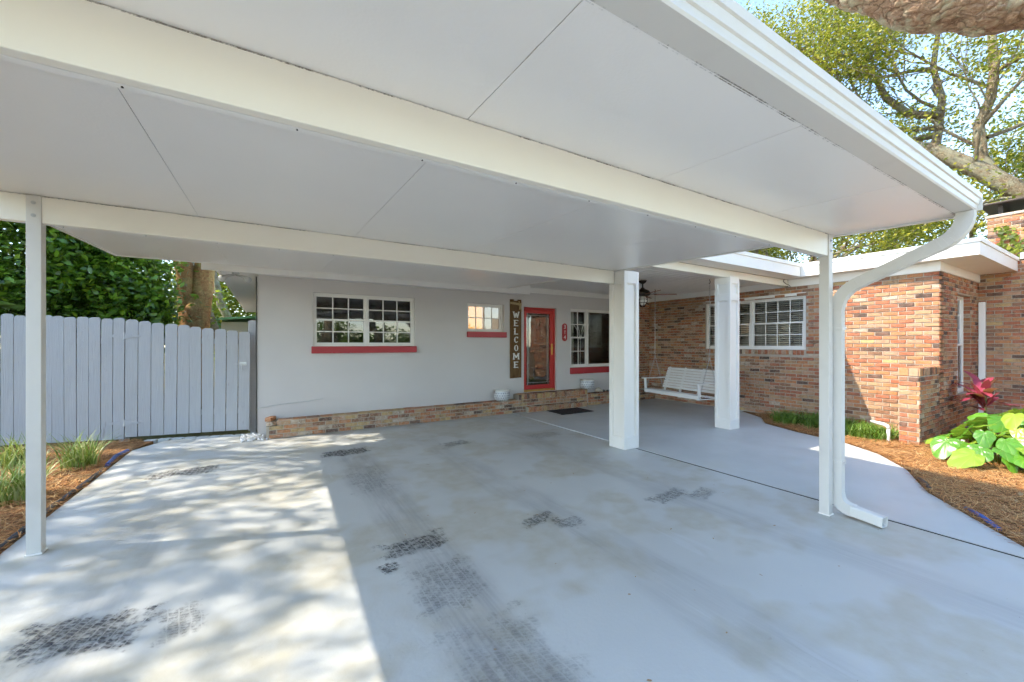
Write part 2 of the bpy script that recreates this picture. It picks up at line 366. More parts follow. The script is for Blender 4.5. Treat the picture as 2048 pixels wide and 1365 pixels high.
def mat_island(name, stops, rough=.6, transl=.0, spec=.4, bump=0):
    t = NT(name); c = t.ramp(t.geo.outputs['Random Per Island'], stops)
    p = t.pbr(c, rough, None, spec)
    if transl:
        tl = t.new('ShaderNodeBsdfTranslucent'); t.set(tl.inputs[0], t.mix(.5, c, (.35,.42,.04))); mx = t.new('ShaderNodeMixShader'); mx.inputs[0].default_value = transl
        t.t.links.new(p, mx.inputs[1]); t.t.links.new(tl.outputs[0], mx.inputs[2]); return t.done(mx.outputs[0])
    return t.done(p)
M['straw'] = mat_island('pine_needles', [(0, (.22,.085,.03)), (.4, (.50,.21,.06)), (.75, (.64,.35,.12)), (1, (.66,.46,.22))], .7)
M['leaf_oak'] = mat_island('oak_leaves', [(0, (.07,.10,.012)), (.35, (.17,.20,.022)), (.7, (.33,.31,.03)), (1, (.50,.42,.05))], .5, .42)
M['leaf_ever'] = mat_island('evergreen_leaves', [(0, (.03,.075,.008)), (.45, (.085,.19,.016)), (.85, (.17,.32,.022)), (1, (.30,.42,.03))], .28, .34, .6)
M['leaf_back'] = mat_island('backlit_leaves', [(0, (.06,.10,.012)), (.5, (.16,.21,.02)), (1, (.33,.34,.035))], .5, .45)
M['leaf_palm'] = mat_island('palm_leaves', [(0, (.06,.13,.02)), (1, (.16,.25,.04))], .4, .3)
M['liriope'] = mat_island('liriope_blades', [(0, (.045,.11,.014)), (.6, (.11,.23,.025)), (1, (.26,.36,.06))], .4, .2)
M['varieg'] = mat_island('variegated_blades', [(0, (.10,.20,.03)), (.5, (.28,.36,.09)), (1, (.58,.58,.30))], .45, .25)
M['ti'] = mat_island('ti_leaves', [(0, (.06,.012,.028)), (.4, (.12,.018,.035)), (.6, (.42,.06,.11)), (1, (.62,.22,.25))], .35, .25)
def mat_bigleaf():
    t = NT('broad_leaf'); oi = t.new('ShaderNodeObjectInfo'); c = t.ramp(oi.outputs['Random'], [(0, (.05,.20,.02)), (.5, (.13,.33,.025)), (1, (.32,.42,.04))])
    uv = t.new('ShaderNodeTexCoord'); sp = t.new('ShaderNodeSeparateXYZ'); t.set(sp.inputs[0], uv.outputs['Object'])
    an = t.math('ARCTAN2', sp.outputs[1], t.math('ADD', sp.outputs[0], .12)); v = t.math('ABSOLUTE', t.math('SUBTRACT', t.math('FRACT', t.math('MULTIPLY', an, 2.2)), .5))
    vein = t.ramp(v, [(.0, 1), (.07, 0)]); c = t.mix(t.math('MULTIPLY', vein, .35), c, (.42,.50,.12)); c = t.mix(t.math('MULTIPLY', t.ramp(t.noise(30,4), [(.6,0),(.75,1)]), .25), c, (.35,.30,.06))
    p = t.pbr(c, .26, t.bump(v, .3, .012), .6); tl = t.new('ShaderNodeBsdfTranslucent'); t.set(tl.inputs[0], t.mix(.4, c, (.45,.55,.05))); mx = t.new('ShaderNodeMixShader'); mx.inputs[0].default_value = .35
    t.t.links.new(p, mx.inputs[1]); t.t.links.new(tl.outputs[0], mx.inputs[2]); return t.done(mx.outputs[0])
M['bigleaf'] = mat_bigleaf()
M['dryleaf'] = paint('dry_leaf', (.42,.27,.12), .7, .3, nscale=20)
M['stem'] = paint('green_stem', (.17,.20,.06), .6, .2)
def mat_bark(name, a, b, scale=1.0, lich=(.42,.44,.32), la=.5, stretch=(1,1,.45), rot=(0,0,0)):
    t = NT(name); nz = t.new('ShaderNodeTexNoise'); t.set(nz.inputs['Vector'], t.pos); nz.inputs['Scale'].default_value = 5*scale; nz.inputs['Detail'].default_value = 4
    v0 = t.vmap(stretch, (0,0,0), (0,0,0), t.vmap((1,1,1), rot)); v = t.mix(.16, v0, nz.outputs[1])
    e = t.vor(22*scale, 'DISTANCE_TO_EDGE', v); e2 = t.vor(55*scale, 'DISTANCE_TO_EDGE', v)
    ck = t.math('MULTIPLY', t.ramp(e, [(0, 1), (.10, 0)]), t.ramp(t.noise(6*scale, 3), [(.35, .25), (.6, 1)]))
    c = t.mix(t.ramp(t.noise(12*scale, 6, .75), [(.3, 0), (.7, 1)]), a, b); c = t.mix(t.math('MULTIPLY', ck, .8), c, tuple(k*.3 for k in a))
    c = t.mix(t.math('MULTIPLY', t.ramp(t.noise(3.1, 7, .75), [(.47, 0), (.60, 1)]), la), c, lich)
    c = t.mix(t.math('MULTIPLY', t.ramp(t.noise(21, 4, .7), [(.55, 0), (.68, 1)]), .5), c, tuple(min(1,k*1.6) for k in b))
    h = t.math('ADD', t.math('MULTIPLY', t.ramp(e, [(0, 0), (.22, 1)]), .7), t.math('ADD', t.math('MULTIPLY', e2, .6), t.math('MULTIPLY', t.noise(30, 5, .7), .7)))
    return t.done(t.pbr(c, .92, t.bump(h, .7, .035), .15))
M['bark'] = mat_bark('oak_bark', (.20,.145,.085), (.37,.29,.18), 2.2); M['bark_red'] = mat_bark('reddish_oak_bark', (.19,.105,.06), (.33,.225,.145), 0.62, (.40,.41,.27), .55, (.5,1,1), (0,0,R(47.5)))
M['bark_orange'] = mat_bark('orange_oak_bark', (.34,.15,.055), (.55,.32,.13), 1.6, (.52,.44,.16), .45)
M['bark_dark'] = mat_bark('dark_bark', (.06,.042,.03), (.13,.09,.06), 2)
M['soffit'] = None
def mat_grooved(name, axis, pitch, col):
    t = NT(name); s = t.new('ShaderNodeSeparateXYZ'); t.set(s.inputs[0], t.pos); f = t.math('FRACT', t.math('DIVIDE', s.outputs[axis], pitch)); d = t.math('ABSOLUTE', t.math('SUBTRACT', f, .5))
    g = t.ramp(d, [(.0, 0), (.06, 1)]); c = t.mix(t.noise(2, 4), col, tuple(k*.93 for k in col)); return t.done(t.pbr(c, .5, t.bump(g, .6, .01), .4))
M['soffit'] = mat_grooved('vinyl_soffit', 1, .16, (.78,.76,.74))

# ------------------------------------------------------------------ key dimensions
WY = 7.62            # face of the grey wall
BX = 9.10            # face of the brick wall
SY = 1.94            # face of the south gable wall
RX = 11.56           # face of the chimney wing
CX0, CX1 = -1.71, 4.30       # carport sides
CZ = lambda y: 2.46 + .0371 * (y - 1.59)      # underside of the carport roof
PCZ = 2.78           # porch ceiling
rng = random.Random(7)

# ------------------------------------------------------------------ ground
g = MB(); g.add([(-150,-150,-.05),(150,-150,-.05),(150,150,-.05),(-150,150,-.05)], [(0,1,2,3)])
g.build('ground', M['ground'], kind='structure', label='lawn and bare soil around the house', cat='ground')
d = MB(); d.prism([(-1.63,-12),(4.500,-12),(4.500,7.5),(-.12,7.5),(-.12,7.9),(-.9,8.14),(-1.35,8.1),(-1.63,7.6)], -.12, 0)
drive = d.build('driveway', M['drive'], kind='structure', label='grey painted concrete driveway with black tyre marks', cat='driveway')
edge = [(9.0,5.0),(8.55,4.35),(8.0,4.0),(7.66,3.3),(7.5,2.65),(7.1,2.1),(6.5,1.66),(6.05,1.46),(5.68,1.29),(5.2,.92),(4.75,.57),(4.62,-.2),(4.6,-12)]
d = MB(); d.prism([(4.540,-12),(4.6,-12)] + edge[::-1][1:] + [(BX,5.0),(BX,7.5),(4.540,7.5)], -.12, .002)
porch = d.build('porch_slab', M['porch'], kind='structure', label='smooth grey painted concrete porch floor under the swing', cat='porch floor')
d = MB(); d.prism([(-6.5,-12.05),(-6.5,-26),(13,-26),(13,-12.05)], -.12, -.006); d.prism([(4.63,-2.2),(4.63,-12.04),(11.5,-12.04),(8.6,-7),(6.3,-3.4)], -.12, -.006); d.prism([(-1.66,-2.4),(-3.4,-4.2),(-6.5,-8),(-6.5,-12.04),(-1.66,-12.04)], -.12, -.006)  # unseen pale slabs, added to bounce sunlight up to the carport ceiling
d.build('bounce_apron', M['porch'], kind='structure', label='unseen pale concrete apron added to bounce sunlight under the carport', cat='bounce_apron')
d = MB(); d.box(4.5005,4.5395,-12,4.02,-.1,-.004,0); d.build('joint_seam', M['soil'], porch)
d = MB(); d.box(4.5005,4.5395,4.3,7.38,-.05,.0055,0); d.build('joint_filler', M['filler'], porch)
d = MB()
for i in range(9):
    for j in range(2):
        x = -1.62 + i*.165 + (j*.08); y = 8.16 - (x+1.35)*.27 + j*.075 if x > -1.35 else 8.2 + j*.075
        if j == 0 and x < -.25:
            b_ = MB(); c_ = (x+.07, y+.06, -.03); b_.obox(c_, (.15,.09,.08), Matrix.Rotation(R(-15),3,'Z')); b_.build('paver', M['porch'], drive, bevel=.006)

for k_, (x, y, a_, hx, hy, st) in enumerate(TREADS):
    d = MB(); e_ = 1.6; d.add([(-hx*e_,-hy*e_,0),(hx*e_,-hy*e_,0),(hx*e_,hy*e_,0),(-hx*e_,hy*e_,0)], [(0,1,2,3)]); o_ = d.build('tyre_mark', M['tread'], drive); o_.location = (x, y, .003+.0006*k_); o_.rotation_euler = (0,0,R(a_)); o_.color = (hx*1.15, hy*1.15, st, 1)
# straw beds
def bed_mesh(name, poly, z0, amp, label, seed):
    xs = [p[0] for p in poly]; ys = [p[1] for p in poly]; st = .09
    def inside(x, y):
        r = False; j = len(poly)-1
        for i in range(len(poly)):
            if (poly[i][1] > y) != (poly[j][1] > y) and x < (poly[j][0]-poly[i][0])*(y-poly[i][1])/(poly[j][1]-poly[i][1])+poly[i][0]: r = not r
            j = i
        return r
    return inside
RB = edge[:-2] + [(4.75,.2),(6.2,-3),(13,-3),(13,SY),(BX,SY),(BX,5.0)]
LB = [(-1.64,7.7),(-1.64,-3),(-4.2,-3),(-4.2,8.95),(-1.5,8.25)]
for nm, P, lb in (('straw_bed', RB, 'brown planting bed beside the brick wall'), ('straw_bed', LB, 'brown planting bed along the left driveway edge')):
    d = MB(); d.prism(P, -.12, -.004); d.build(nm, M['bed'], kind='structure', label=lb, cat='planting bed')
def straw(name, P, n, label, seed, boxr):
    r = np.random.default_rng(seed); ins = bed_mesh('', P, 0, 0, '', 0); pts = []
    while len(pts) < n:
        x = r.uniform(boxr[0], boxr[1]); y = r.uniform(boxr[2], boxr[3])
        if ins(x, y): pts.append((x, y))
    c = np.array(pts); a = r.uniform(0, math.pi, n); L = r.uniform(.06, .17, n); w = r.uniform(.0016, .0032, n); z = r.uniform(.0, .035, n); tl = r.uniform(-.10, .10, n)
    dx, dy = np.cos(a), np.sin(a); V = np.zeros((n, 4, 3))
    for k, (sl, sw) in enumerate(((-1,-1),(1,-1),(1,1),(-1,1))):
        V[:,k,0] = c[:,0] + sl*dx*L/2 - sw*dy*w; V[:,k,1] = c[:,1] + sl*dy*L/2 + sw*dx*w; V[:,k,2] = z + sl*L*tl + .008
    me = arr_mesh(name, V.reshape(-1,3), np.arange(n*4).reshape(-1,4), M['straw']); link(name, me, kind='stuff', label=label, cat='pine straw')
straw('pine_straw', RB, 42000, 'orange brown pine straw spread over the bed by the brick walls', 3, (4.6, 10.5, -1.2, 4.6))
straw('pine_straw', LB, 22000, 'orange pine straw along the driveway in front of the fence', 4, (-4.2, -1.64, 3, 8.9))

# ------------------------------------------------------------------ bricks
def brick_unit(mat):
    me = bpy.data.meshes.new('brick'); c = .018; ch = .07
    v = []
    for y, sx, sz in ((.022,.5,.5),(-.003,.5,.5),(-.011,.5-.016,.5-.055)):
        v += [(-sx,y,-sz),(sx,y,-sz),(sx,y,sz),(-sx,y,sz)]
    f = [(0,3,2,1)] + [(i*4+j, i*4+(j+1)%4, (i+1)*4+(j+1)%4, (i+1)*4+j) for i in range(2) for j in range(4)] + [(8,9,10,11)]
    f = [q[::1] for q in f]
    me.from_pydata(v, [], f); me.materials.append(mat); me.update(); return me
BMESH = [brick_unit(m) for m in BR]
BV = [tuple(v.co) for v in BMESH[0].vertices]; BF = [tuple(p.vertices) for p in BMESH[0].polygons]
def rects(L, z0, z1, openings=(), pu=.204, pv=.0677, jt=.0125, seed=0, off=0.0):
    r = random.Random(seed); out = []; row = 0; z = z0
    while z < z1 - .02:
        t = min(z + pv - jt, z1); u = -pu + (pu/2 if row % 2 else 0) + off
        while u < L:
            a, b = max(u, 0), min(u + pu - jt, L); segs = [(a, b)]
            for (o0, o1, q0, q1) in openings:
                if t > q0 + .02 and z < q1 - .02:
                    ns = []
                    for s0, s1 in segs:
                        if s1 <= o0 or s0 >= o1: ns.append((s0, s1))
                        else:
                            if s0 < o0: ns.append((s0, o0))
                            if s1 > o1: ns.append((o1, s1))
                    segs = ns
            out += [(s0, s1, z, t) for s0, s1 in segs if s1 - s0 > .025]
            u += pu
        z += pv; row += 1
    return out
class BrickSet:
    """collects bricks of one thing; the largest on screen become objects, the rest one joined part"""
    def __init__(s, limit): s.items = []; s.limit = limit
    def add(s, part, rs, ox, oy, ex, ey, weights, seed, wfun=None):
        r = random.Random(seed); ang = math.atan2(ey, ex)
        for (a, b, z0, z1) in rs:
            w = wfun((a+b)/2, (z0+z1)/2) if wfun else weights
            mi = r.choices(range(8), w)[0]; c = Vector((ox + ex*(a+b)/2, oy + ey*(a+b)/2, (z0+z1)/2)); nrm = Vector((ey, -ex, 0))
            jit = r.uniform(-.0025, .0025); c = c + nrm*jit; to = Vector((0,0,CAMH)) - c; dep = c.dot(FWD); area = 0
            if dep > .3:
                u = c.dot(RGT)/dep*805; v = (c.z-CAMH)/dep*805
                if abs(u) < 1040 and abs(v) < 700: area = (b-a)*(z1-z0)*max(0, to.normalized().dot(nrm))/dep**2
            s.items.append((area, part, mi, c, ang + R(r.uniform(-.25,.25)), b-a, z1-z0))
    def flush(s):
        s.items.sort(key=lambda i: -i[0]); n = s.limit
        for (ar, part, mi, c, ang, w, h) in s.items[:n]:
            o = bpy.data.objects.new('brick', BMESH[mi]); COL.objects.link(o); o.parent = part; o.location = c - (part.location if part.type == 'EMPTY' else Vector())
            o.rotation_euler = (0, 0, ang); o.scale = (w, 1, h)
        rest = {}
        for it in s.items[n:]: rest.setdefault(it[1].name, []).append(it)
        for pn, its in rest.items():
            m = MB()
            for (ar, part, mi, c, ang, w, h) in its:
                ca, sa = math.cos(ang), math.sin(ang)
                m.add([(c.x + ca*x*w - sa*y, c.y + sa*x*w + ca*y, c.z + z*h) for x, y, z in BV], BF, mi)
            m.build('far_bricks', BR, its[0][1], kind='stuff')

# ------------------------------------------------------------------ house
house = thing('house', (4.5, 7.62, 0), 'one storey house with grey stucco wall, red door and a brick wing', 'house')
def wall_cells(m, x0, x1, z0, z1, thick, ops, depth=None):
    """wall in local coordinates with rectangular openings (a,b,c,d); front at y=0, reveals of the given depth"""
    xs = sorted({x0, x1} | {o[0] for o in ops} | {o[1] for o in ops}); zs = sorted({z0, z1} | {o[2] for o in ops} | {o[3] for o in ops})
    for i in range(len(xs)-1):
        for j in range(len(zs)-1):
            cx, cz = (xs[i]+xs[i+1])/2, (zs[j]+zs[j+1])/2
            if any(o[0] < cx < o[1] and o[2] < cz < o[3] for o in ops): continue
            for y, fl in ((0, 0), (thick, 1)):
                q = [(xs[i],y,zs[j]),(xs[i+1],y,zs[j]),(xs[i+1],y,zs[j+1]),(xs[i],y,zs[j+1])]; m.add(q, [(0,1,2,3) if not fl else (3,2,1,0)])
    for a, b, c, d_ in ops:
        m.add([(a,0,c),(a,thick,c),(a,thick,d_),(a,0,d_)], [(0,1,2,3)]); m.add([(b,0,c),(b,thick,c),(b,thick,d_),(b,0,d_)], [(3,2,1,0)])
        m.add([(a,0,c),(b,0,c),(b,thick,c),(a,thick,c)], [(0,1,2,3)]); m.add([(a,0,d_),(b,0,d_),(b,thick,d_),(a,thick,d_)], [(3,2,1,0)])
    m.add([(x0,0,z0),(x0,thick,z0),(x0,thick,z1),(x0,0,z1)], [(3,2,1,0)]); m.add([(x1,0,z0),(x1,thick,z0),(x1,thick,z1),(x1,0,z1)], [(0,1,2,3)])
    m.add([(x0,0,z1),(x1,0,z1),(x1,thick,z1),(x0,thick,z1)], [(0,1,2,3)])
GX = wallxf(0, WY, 1, 0)
G_OPS = [(.66,2.43,1.456,2.38), (3.545,4.43,1.755,2.355), (4.94,5.86,.40,2.335), (6.29,8.30,.92,2.36)]
m = MB(GX); wall_cells(m, -.14, 8.62, -.1, 2.74, .2, G_OPS); m.build('stucco_wall', M['stucco'], house)
m = MB(); m.box(-.14,.06,WY+.2,17,-.1,2.74); m.build('side_wall', M['stucco'], house)
BXF = wallxf(BX, WY, 0, -1)       # local x runs from the grey wall toward the camera
L_B = WY - SY
B_OPS = [(WY-5.92, WY-3.79, 1.38, 2.47)]
bw = MB(BXF); wall_cells(bw, 0, L_B, -.1, 2.655, .22, B_OPS); bwall = bw.build('brick_wall', M['mortar'], house)
SXF = wallxf(BX, SY, 1, 0); S_OPS = [(.98, 1.88, .62, 2.36)]
m = MB(SXF); wall_cells(m, .221, RX-BX, -.1, 2.655, .22, S_OPS)
m.add([(.0,0.0,-.1),(.221,0,-.1),(.221,0,2.655),(0,0,2.655)], [(0,1,2,3)]); swall = m.build('gable_wall', M['mortar'], house)
m = MB(wallxf(8.62, WY, 1, 0)); wall_cells(m, 0, BX-8.62, -.1, 2.74, .2, []); rwall = m.build('return_wall', M['mortar'], house)
m = MB(); m.box(RX, RX+.4, -1.5, SY+.3, -.1, 3.02); cwall = m.build('wing_wall', M['mortar'], house)
hb = BrickSet(300)
def wf(a, z):
    k = max(0, min(1, (3.4 - a)/3.4)); return [W_WALL[i]*(1-k) + [.19,.20,.19,.12,.06,.14,.08,.02][i]*k for i in range(8)]
rr = rects(L_B, .02, 2.65, [(o[0]-.01,o[1]+.01,o[2]-.11,o[3]) for o in B_OPS], seed=1)
hb.add(bwall, rr, BX, WY, 0, -1, W_WALL, 11, wf)
a, b = B_OPS[0][0], B_OPS[0][1]      # rowlock sill course under the window
n_ = int((b-a)/.068); hb.add(bwall, [(a+i*.068, a+i*.068+.058, 1.275, 1.37) for i in range(n_)], BX, WY, 0, -1, [.2,.1,.15,.2,.05,.1,.2,0], 12)
hb.add(rwall, rects(BX-8.62, .28, 2.66, seed=2), 8.62, WY, 1, 0, W_WALL, 13)
so = [(o[0],o[1],o[2]-.13,o[3]) for o in S_OPS]
hb.add(swall, rects(RX-BX, .02, 2.65, so, seed=3), BX, SY, 1, 0, [.24,.19,.17,.10,.13,.14,.03,0], 14)
hb.add(swall, [(.98+i*.068, .98+i*.068+.058, .50, .61) for i in range(13)], BX, SY, 1, 0, [.5,.4,.1,0,0,0,0,0], 15)
hb.add(cwall, rects(SY+1.5, .02, 3.02, seed=4), RX, SY, 0, -1, W_SHADE, 16)
hb.flush()
# jamb bricks of the gable window
m = MB()
for k in range(26):
    z = .63 + k*.0677
    if z < 2.33: m.box(BX+1.868, BX+1.8785, SY+.004, SY+.085, z, z+.057, rng.choices(range(8), W_WALL)[0])
m.build('jamb_bricks', BR, swall, kind='stuff')
# roofs, eaves, soffits
m = MB(); m.box(-.6,4.86,7.32,17.2,2.69,2.90); m.box(4.86,13.2,7.62,17.2,2.80,3.03); m.build('roof', M['roofing'], house)
m = MB(); m.box(-.82,4.88,7.28,7.318,2.575,2.69); m.box(-.82,4.88,7.28,7.318,2.692,2.93); m.build('eave_board', M['white_trim'], house, bevel=.003)
m = MB(); m.box(-.6,4.88,7.32,7.62,2.60,2.612); m.build('eave_soffit', M['soffit'], house)
m = MB(); m.box(-.62,-.142,7.62,16.9,2.615,2.63); m.build('side_soffit', M['soffit'], house)
m = MB(); m.box(-.66,-.621,7.32,16.9,2.60,2.92); m.build('side_fascia', M['white_trim'], house)
m = MB()                                            # beaded porch ceiling, one board after another
y = 4.22; k = 0
while y < WY - .02:
    y1 = min(y + .125, WY); m.box(4.305, BX-.0, y, y1-.020, PCZ, PCZ+.016); y = y1
m.box(4.305, BX, 4.2, WY, PCZ+.018, PCZ+.03); m.box(3.2,4.304,4.10,7.28,PCZ+.026,PCZ+.04)
m.build('porch_ceiling', M['white_trim'], house)
m = MB(); m.box(3.2,8.83,3.80,7.62,2.825,3.04); m.box(8.87,13.2,1.51,7.62,2.825,3.04); m.build('porch_roof', M['roofing'], house)
m = MB(); m.box(3.2,8.79,3.76,3.80,2.80,2.985); m.box(3.2,8.79,3.742,3.80,2.987,3.05); m.build('porch_fascia', M['white_trim'], house, bevel=.002)
m = MB(); m.box(8.83,8.87,1.47,3.80,2.80,2.985); m.box(8.812,8.87,1.452,3.742,2.987,3.05); m.build('wing_fascia', M['white_trim'], house, bevel=.002)
m = MB(); m.box(8.872,RX,1.47,1.51,2.80,2.985); m.box(8.872,RX,1.452,1.51,2.987,3.05); m.build('gable_fascia', M['white_trim'], house, bevel=.002)
m = MB(); m.box(3.2,BX+.3,3.80,4.10,2.805,2.822); m.box(8.87,BX+.3,1.51,3.80,2.805,2.822); m.box(BX+.3,RX,1.51,SY+.3,2.805,2.822); m.build('soffit', M['white_trim'], house)
m = MB(); m.box(4.60,BX-.03,4.10,4.20,2.67,2.80); m.build('porch_header', M['cream'], house, bevel=.003)
m = MB(); m.box(BX-.022,BX+.1,4.202,WY,2.655,2.778); m.box(BX-.022,BX+.1,SY-.022,4.098,2.655,2.803); m.box(BX+.1,RX,SY-.022,SY+.1,2.655,2.803); m.build('frieze_board', M['white_trim'], house, bevel=.003)
m = MB(); m.box(4.9,BX-.024,WY-.03,WY-.001,2.66,2.778); m.build('frieze_moulding', M['white_trim'], house, bevel=.004)
m = MB(); m.box(RX-.03,RX+.42,-1.5,1.44,3.022,3.13); m.build('coping', M['white_trim'], house, bevel=.004)
# gutter pipe in the corner of the gable wall
m = MB(); m.box(RX-.14,RX-.03,SY-.10,SY-.02,.12,2.28); m.box(RX-.145,RX-.025,SY-.105,SY-.012,1.55,1.58); m.build('corner_downspout', M['white'], house, bevel=.006)
# ---- windows
def window(ops, xf, sashes, recess, fw, wname='window', grid_w=.018, sill=None, glass='glass', pane_mats=None, gm='white'):
    a, b, c, d_ = ops; m = MB(xf)
    m.box(a,a+fw,recess,recess+.07,c,d_); m.box(b-fw,b,recess,recess+.07,c,d_); m.box(a+fw,b-fw,recess,recess+.07,d_-fw,d_); m.box(a+fw,b-fw,recess,recess+.07,c,c+fw)
    w = m.build(wname, M['white'], house, bevel=.003); r = random.Random(a*77)
    for si, (u0,u1,v0,v1,nc,nr,dep,sw) in enumerate(sashes):
        m = MB(xf); y0 = recess+dep; y1 = y0+.035
        m.box(u0,u0+sw,y0,y1,v0,v1); m.box(u1-sw,u1,y0,y1,v0,v1); m.box(u0+sw,u1-sw,y0,y1,v0,v0+sw); m.box(u0+sw,u1-sw,y0,y1,v1-sw,v1)
        m.build('sash', M['white'], w, bevel=.002)
        iu0, iu1, iv0, iv1 = u0+sw, u1-sw, v0+sw, v1-sw
        m = MB(xf)
        for k in range(1, nc): x = iu0+(iu1-iu0)*k/nc; m.box(x-grid_w/2,x+grid_w/2,y0+.006,y0+.024,iv0,iv1)
        for k in range(1, nr):
            z = iv0+(iv1-iv0)*k/nr; m.box(iu0,iu1,y0+.0075,y0+.0225,z-grid_w/2,z+grid_w/2)
        if nc*nr > 1: m.build('muntin', M[gm], w)
        for i in range(nc):
            for j in range(nr):
                p0, p1 = iu0+(iu1-iu0)*i/nc, iu0+(iu1-iu0)*(i+1)/nc; q0, q1 = iv0+(iv1-iv0)*j/nr, iv0+(iv1-iv0)*(j+1)/nr
                if nc*nr > 1:
                    p0 += grid_w*.45*(i > 0); p1 -= grid_w*.45*(i < nc-1); q0 += grid_w*.45*(j > 0); q1 -= grid_w*.45*(j < nr-1)
                t1 = r.uniform(-.0012,.0012); t2 = r.uniform(-.0012,.0012); yy = y0+.015
                m = MB(xf); m.add([(p0,yy+t1,q0),(p1,yy-t1+t2,q0),(p1,yy-t1,q1),(p0,yy+t1-t2,q1)], [(0,1,2,3)])
                m.build('pane', pane_mats[si] if pane_mats else M[glass], w)
    if sill:
        m = MB(xf); m.box(sill[0],sill[1],-.05,recess-.002,sill[2],sill[3]); m.build('window_sill', M['red'], w, bevel=.006)
    return w
o = G_OPS[0]; mid = (o[0]+o[1])/2; zc = (o[2]+o[3])/2
S = []
for u0, u1 in ((o[0]+.035, mid-.02), (mid+.02, o[1]-.035)):
    S += [(u0,u1,zc-.018,o[3]-.035,3,2,.028,.026), (u0,u1,o[2]+.035,zc+.018,3,2,.004,.03)]
w1 = window(o, GX, S, .05, .038, sill=(.635,2.455,1.335,1.455))
m = MB(GX); m.box(mid-.022,mid+.022,.045,.11,o[2]+.038,o[3]-.038); m.build('mullion', M['white'], w1, bevel=.003)
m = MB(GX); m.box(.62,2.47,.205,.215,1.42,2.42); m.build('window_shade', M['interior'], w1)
o = G_OPS[1]; mid = (o[0]+o[1])/2
w2 = window(o, GX, [(o[0]+.035,mid+.01,o[2]+.035,o[3]-.035,2,2,.006,.03),(mid-.01,o[1]-.035,o[2]+.035,o[3]-.035,2,2,.030,.03)], .09, .038, sill=(3.53,4.465,1.635,1.753))
m = MB(GX); m.box(o[0]-.02,mid,.21,.22,o[2]-.02,o[3]+.02); m.build('lit_shade', M['lit_orange'], w2, label='warm lamplit shade')
m = MB(GX); m.box(mid+.001,o[1]+.02,.20,.209,o[2]-.02,o[3]+.02); m.build('frosted_shade', M['lit_pale'], w2)
o = G_OPS[3]
S = []
for u0, u1 in ((o[0]+.04, 6.84), (7.75, o[1]-.04)):
    zc = 1.655; S += [(u0,u1,zc-.018,o[3]-.04,2,2,.028,.03), (u0,u1,o[2]+.04,zc+.018,2,2,.004,.034)]
S += [(6.89,7.70,o[2]+.04,o[3]-.04,1,1,.01,.03)]
w3 = window(o, GX, S, .05, .04, wname='picture_window', sill=(6.27,8.33,.765,.918))
m = MB(GX); m.box(6.842,6.888,.045,.12,o[2]+.04,o[3]-.04); m.box(7.702,7.748,.045,.12,o[2]+.04,o[3]-.04); m.build('mullion', M['white'], w3, bevel=.003)
m = MB(GX)
for k in range(7): x = 6.31+k*.05; m.tube([(x,.32+.02*(k % 2),.9),(x,.32+.02*(k % 2),2.4)], .03, 6)
m.build('curtain', M['curtain'], w3, smooth=True)
# floor lamp seen through the picture window
fl = thing('floor_lamp', (7.25, WY+.75, 0), 'slender floor lamp with branching arms behind the picture window', 'floor lamp')
m = MB(); m.tube([(7.25,WY+.75,.06),(7.25,WY+.75,1.75)], .012, 8); m.build('pole', M['letter_white'], fl, smooth=True)
m = MB(); m.lathe([(.14,0),(.14,.02),(.05,.05),(.015,.07)], (7.25,WY+.75,.0)); m.build('lamp_base', M['letter_white'], fl, smooth=True)
for a in (-1, -.45, .45, 1):
    m = MB(); m.tube([(7.25,WY+.75,1.6),(7.25+.10*a,WY+.75,1.85),(7.25+.22*a,WY+.75,2.0),(7.25+.30*a,WY+.75,2.02)], .01, 6); m.build('arm', M['letter_white'], fl, smooth=True)
o = B_OPS[0]; S = []; mid = (o[0]+o[1])/2; zc = 1.93
for u0, u1 in ((o[0]+.045, mid-.025), (mid+.025, o[1]-.045)):
    S += [(u0,u1,zc-.02,o[3]-.045,4,2,.028,.028), (u0,u1,o[2]+.045,zc+.02,4,2,.004,.032)]
w4 = window(o, BXF, S, .03, .045)
m = MB(BXF); m.box(mid-.028,mid+.028,.025,.10,o[2]+.045,o[3]-.045); m.build('mullion', M['white'], w4, bevel=.003)
m = MB(BXF); m.box(o[0],o[1],-.012,.028,o[3]-.002,o[3]+.055); m.build('head_trim', M['white'], w4, bevel=.003)
for u0, u1 in ((o[0]+.05, mid-.03), (mid+.03, o[1]-.05)):
    m = MB(BXF); z = 1.42
    while z < 2.44:
        y0 = .115
        m.add([(u0,y0+.024,z),(u1,y0+.024,z),(u1,y0,z+.027),(u0,y0,z+.027),(u0,y0+.0265,z+.0005),(u1,y0+.0265,z+.0005),(u1,y0+.0025,z+.0285),(u0,y0+.0025,z+.0285)], [(0,1,2,3),(7,6,5,4),(0,4,5,1),(3,2,6,7)]); z += .043
    for u in (u0+.12, (u0+u1)/2, u1-.12): m.box(u-.004,u+.004,.138,.141,1.42,2.44)
    m.build('blind', M['white'], w4)
o = S_OPS[0]
w5 = window(o, SXF, [(o[0]+.04,o[1]-.04,1.46,o[3]-.04,3,3,.03,.03),(o[0]+.04,o[1]-.04,o[2]+.04,1.50,3,1,.004,.035)], .085, .04)
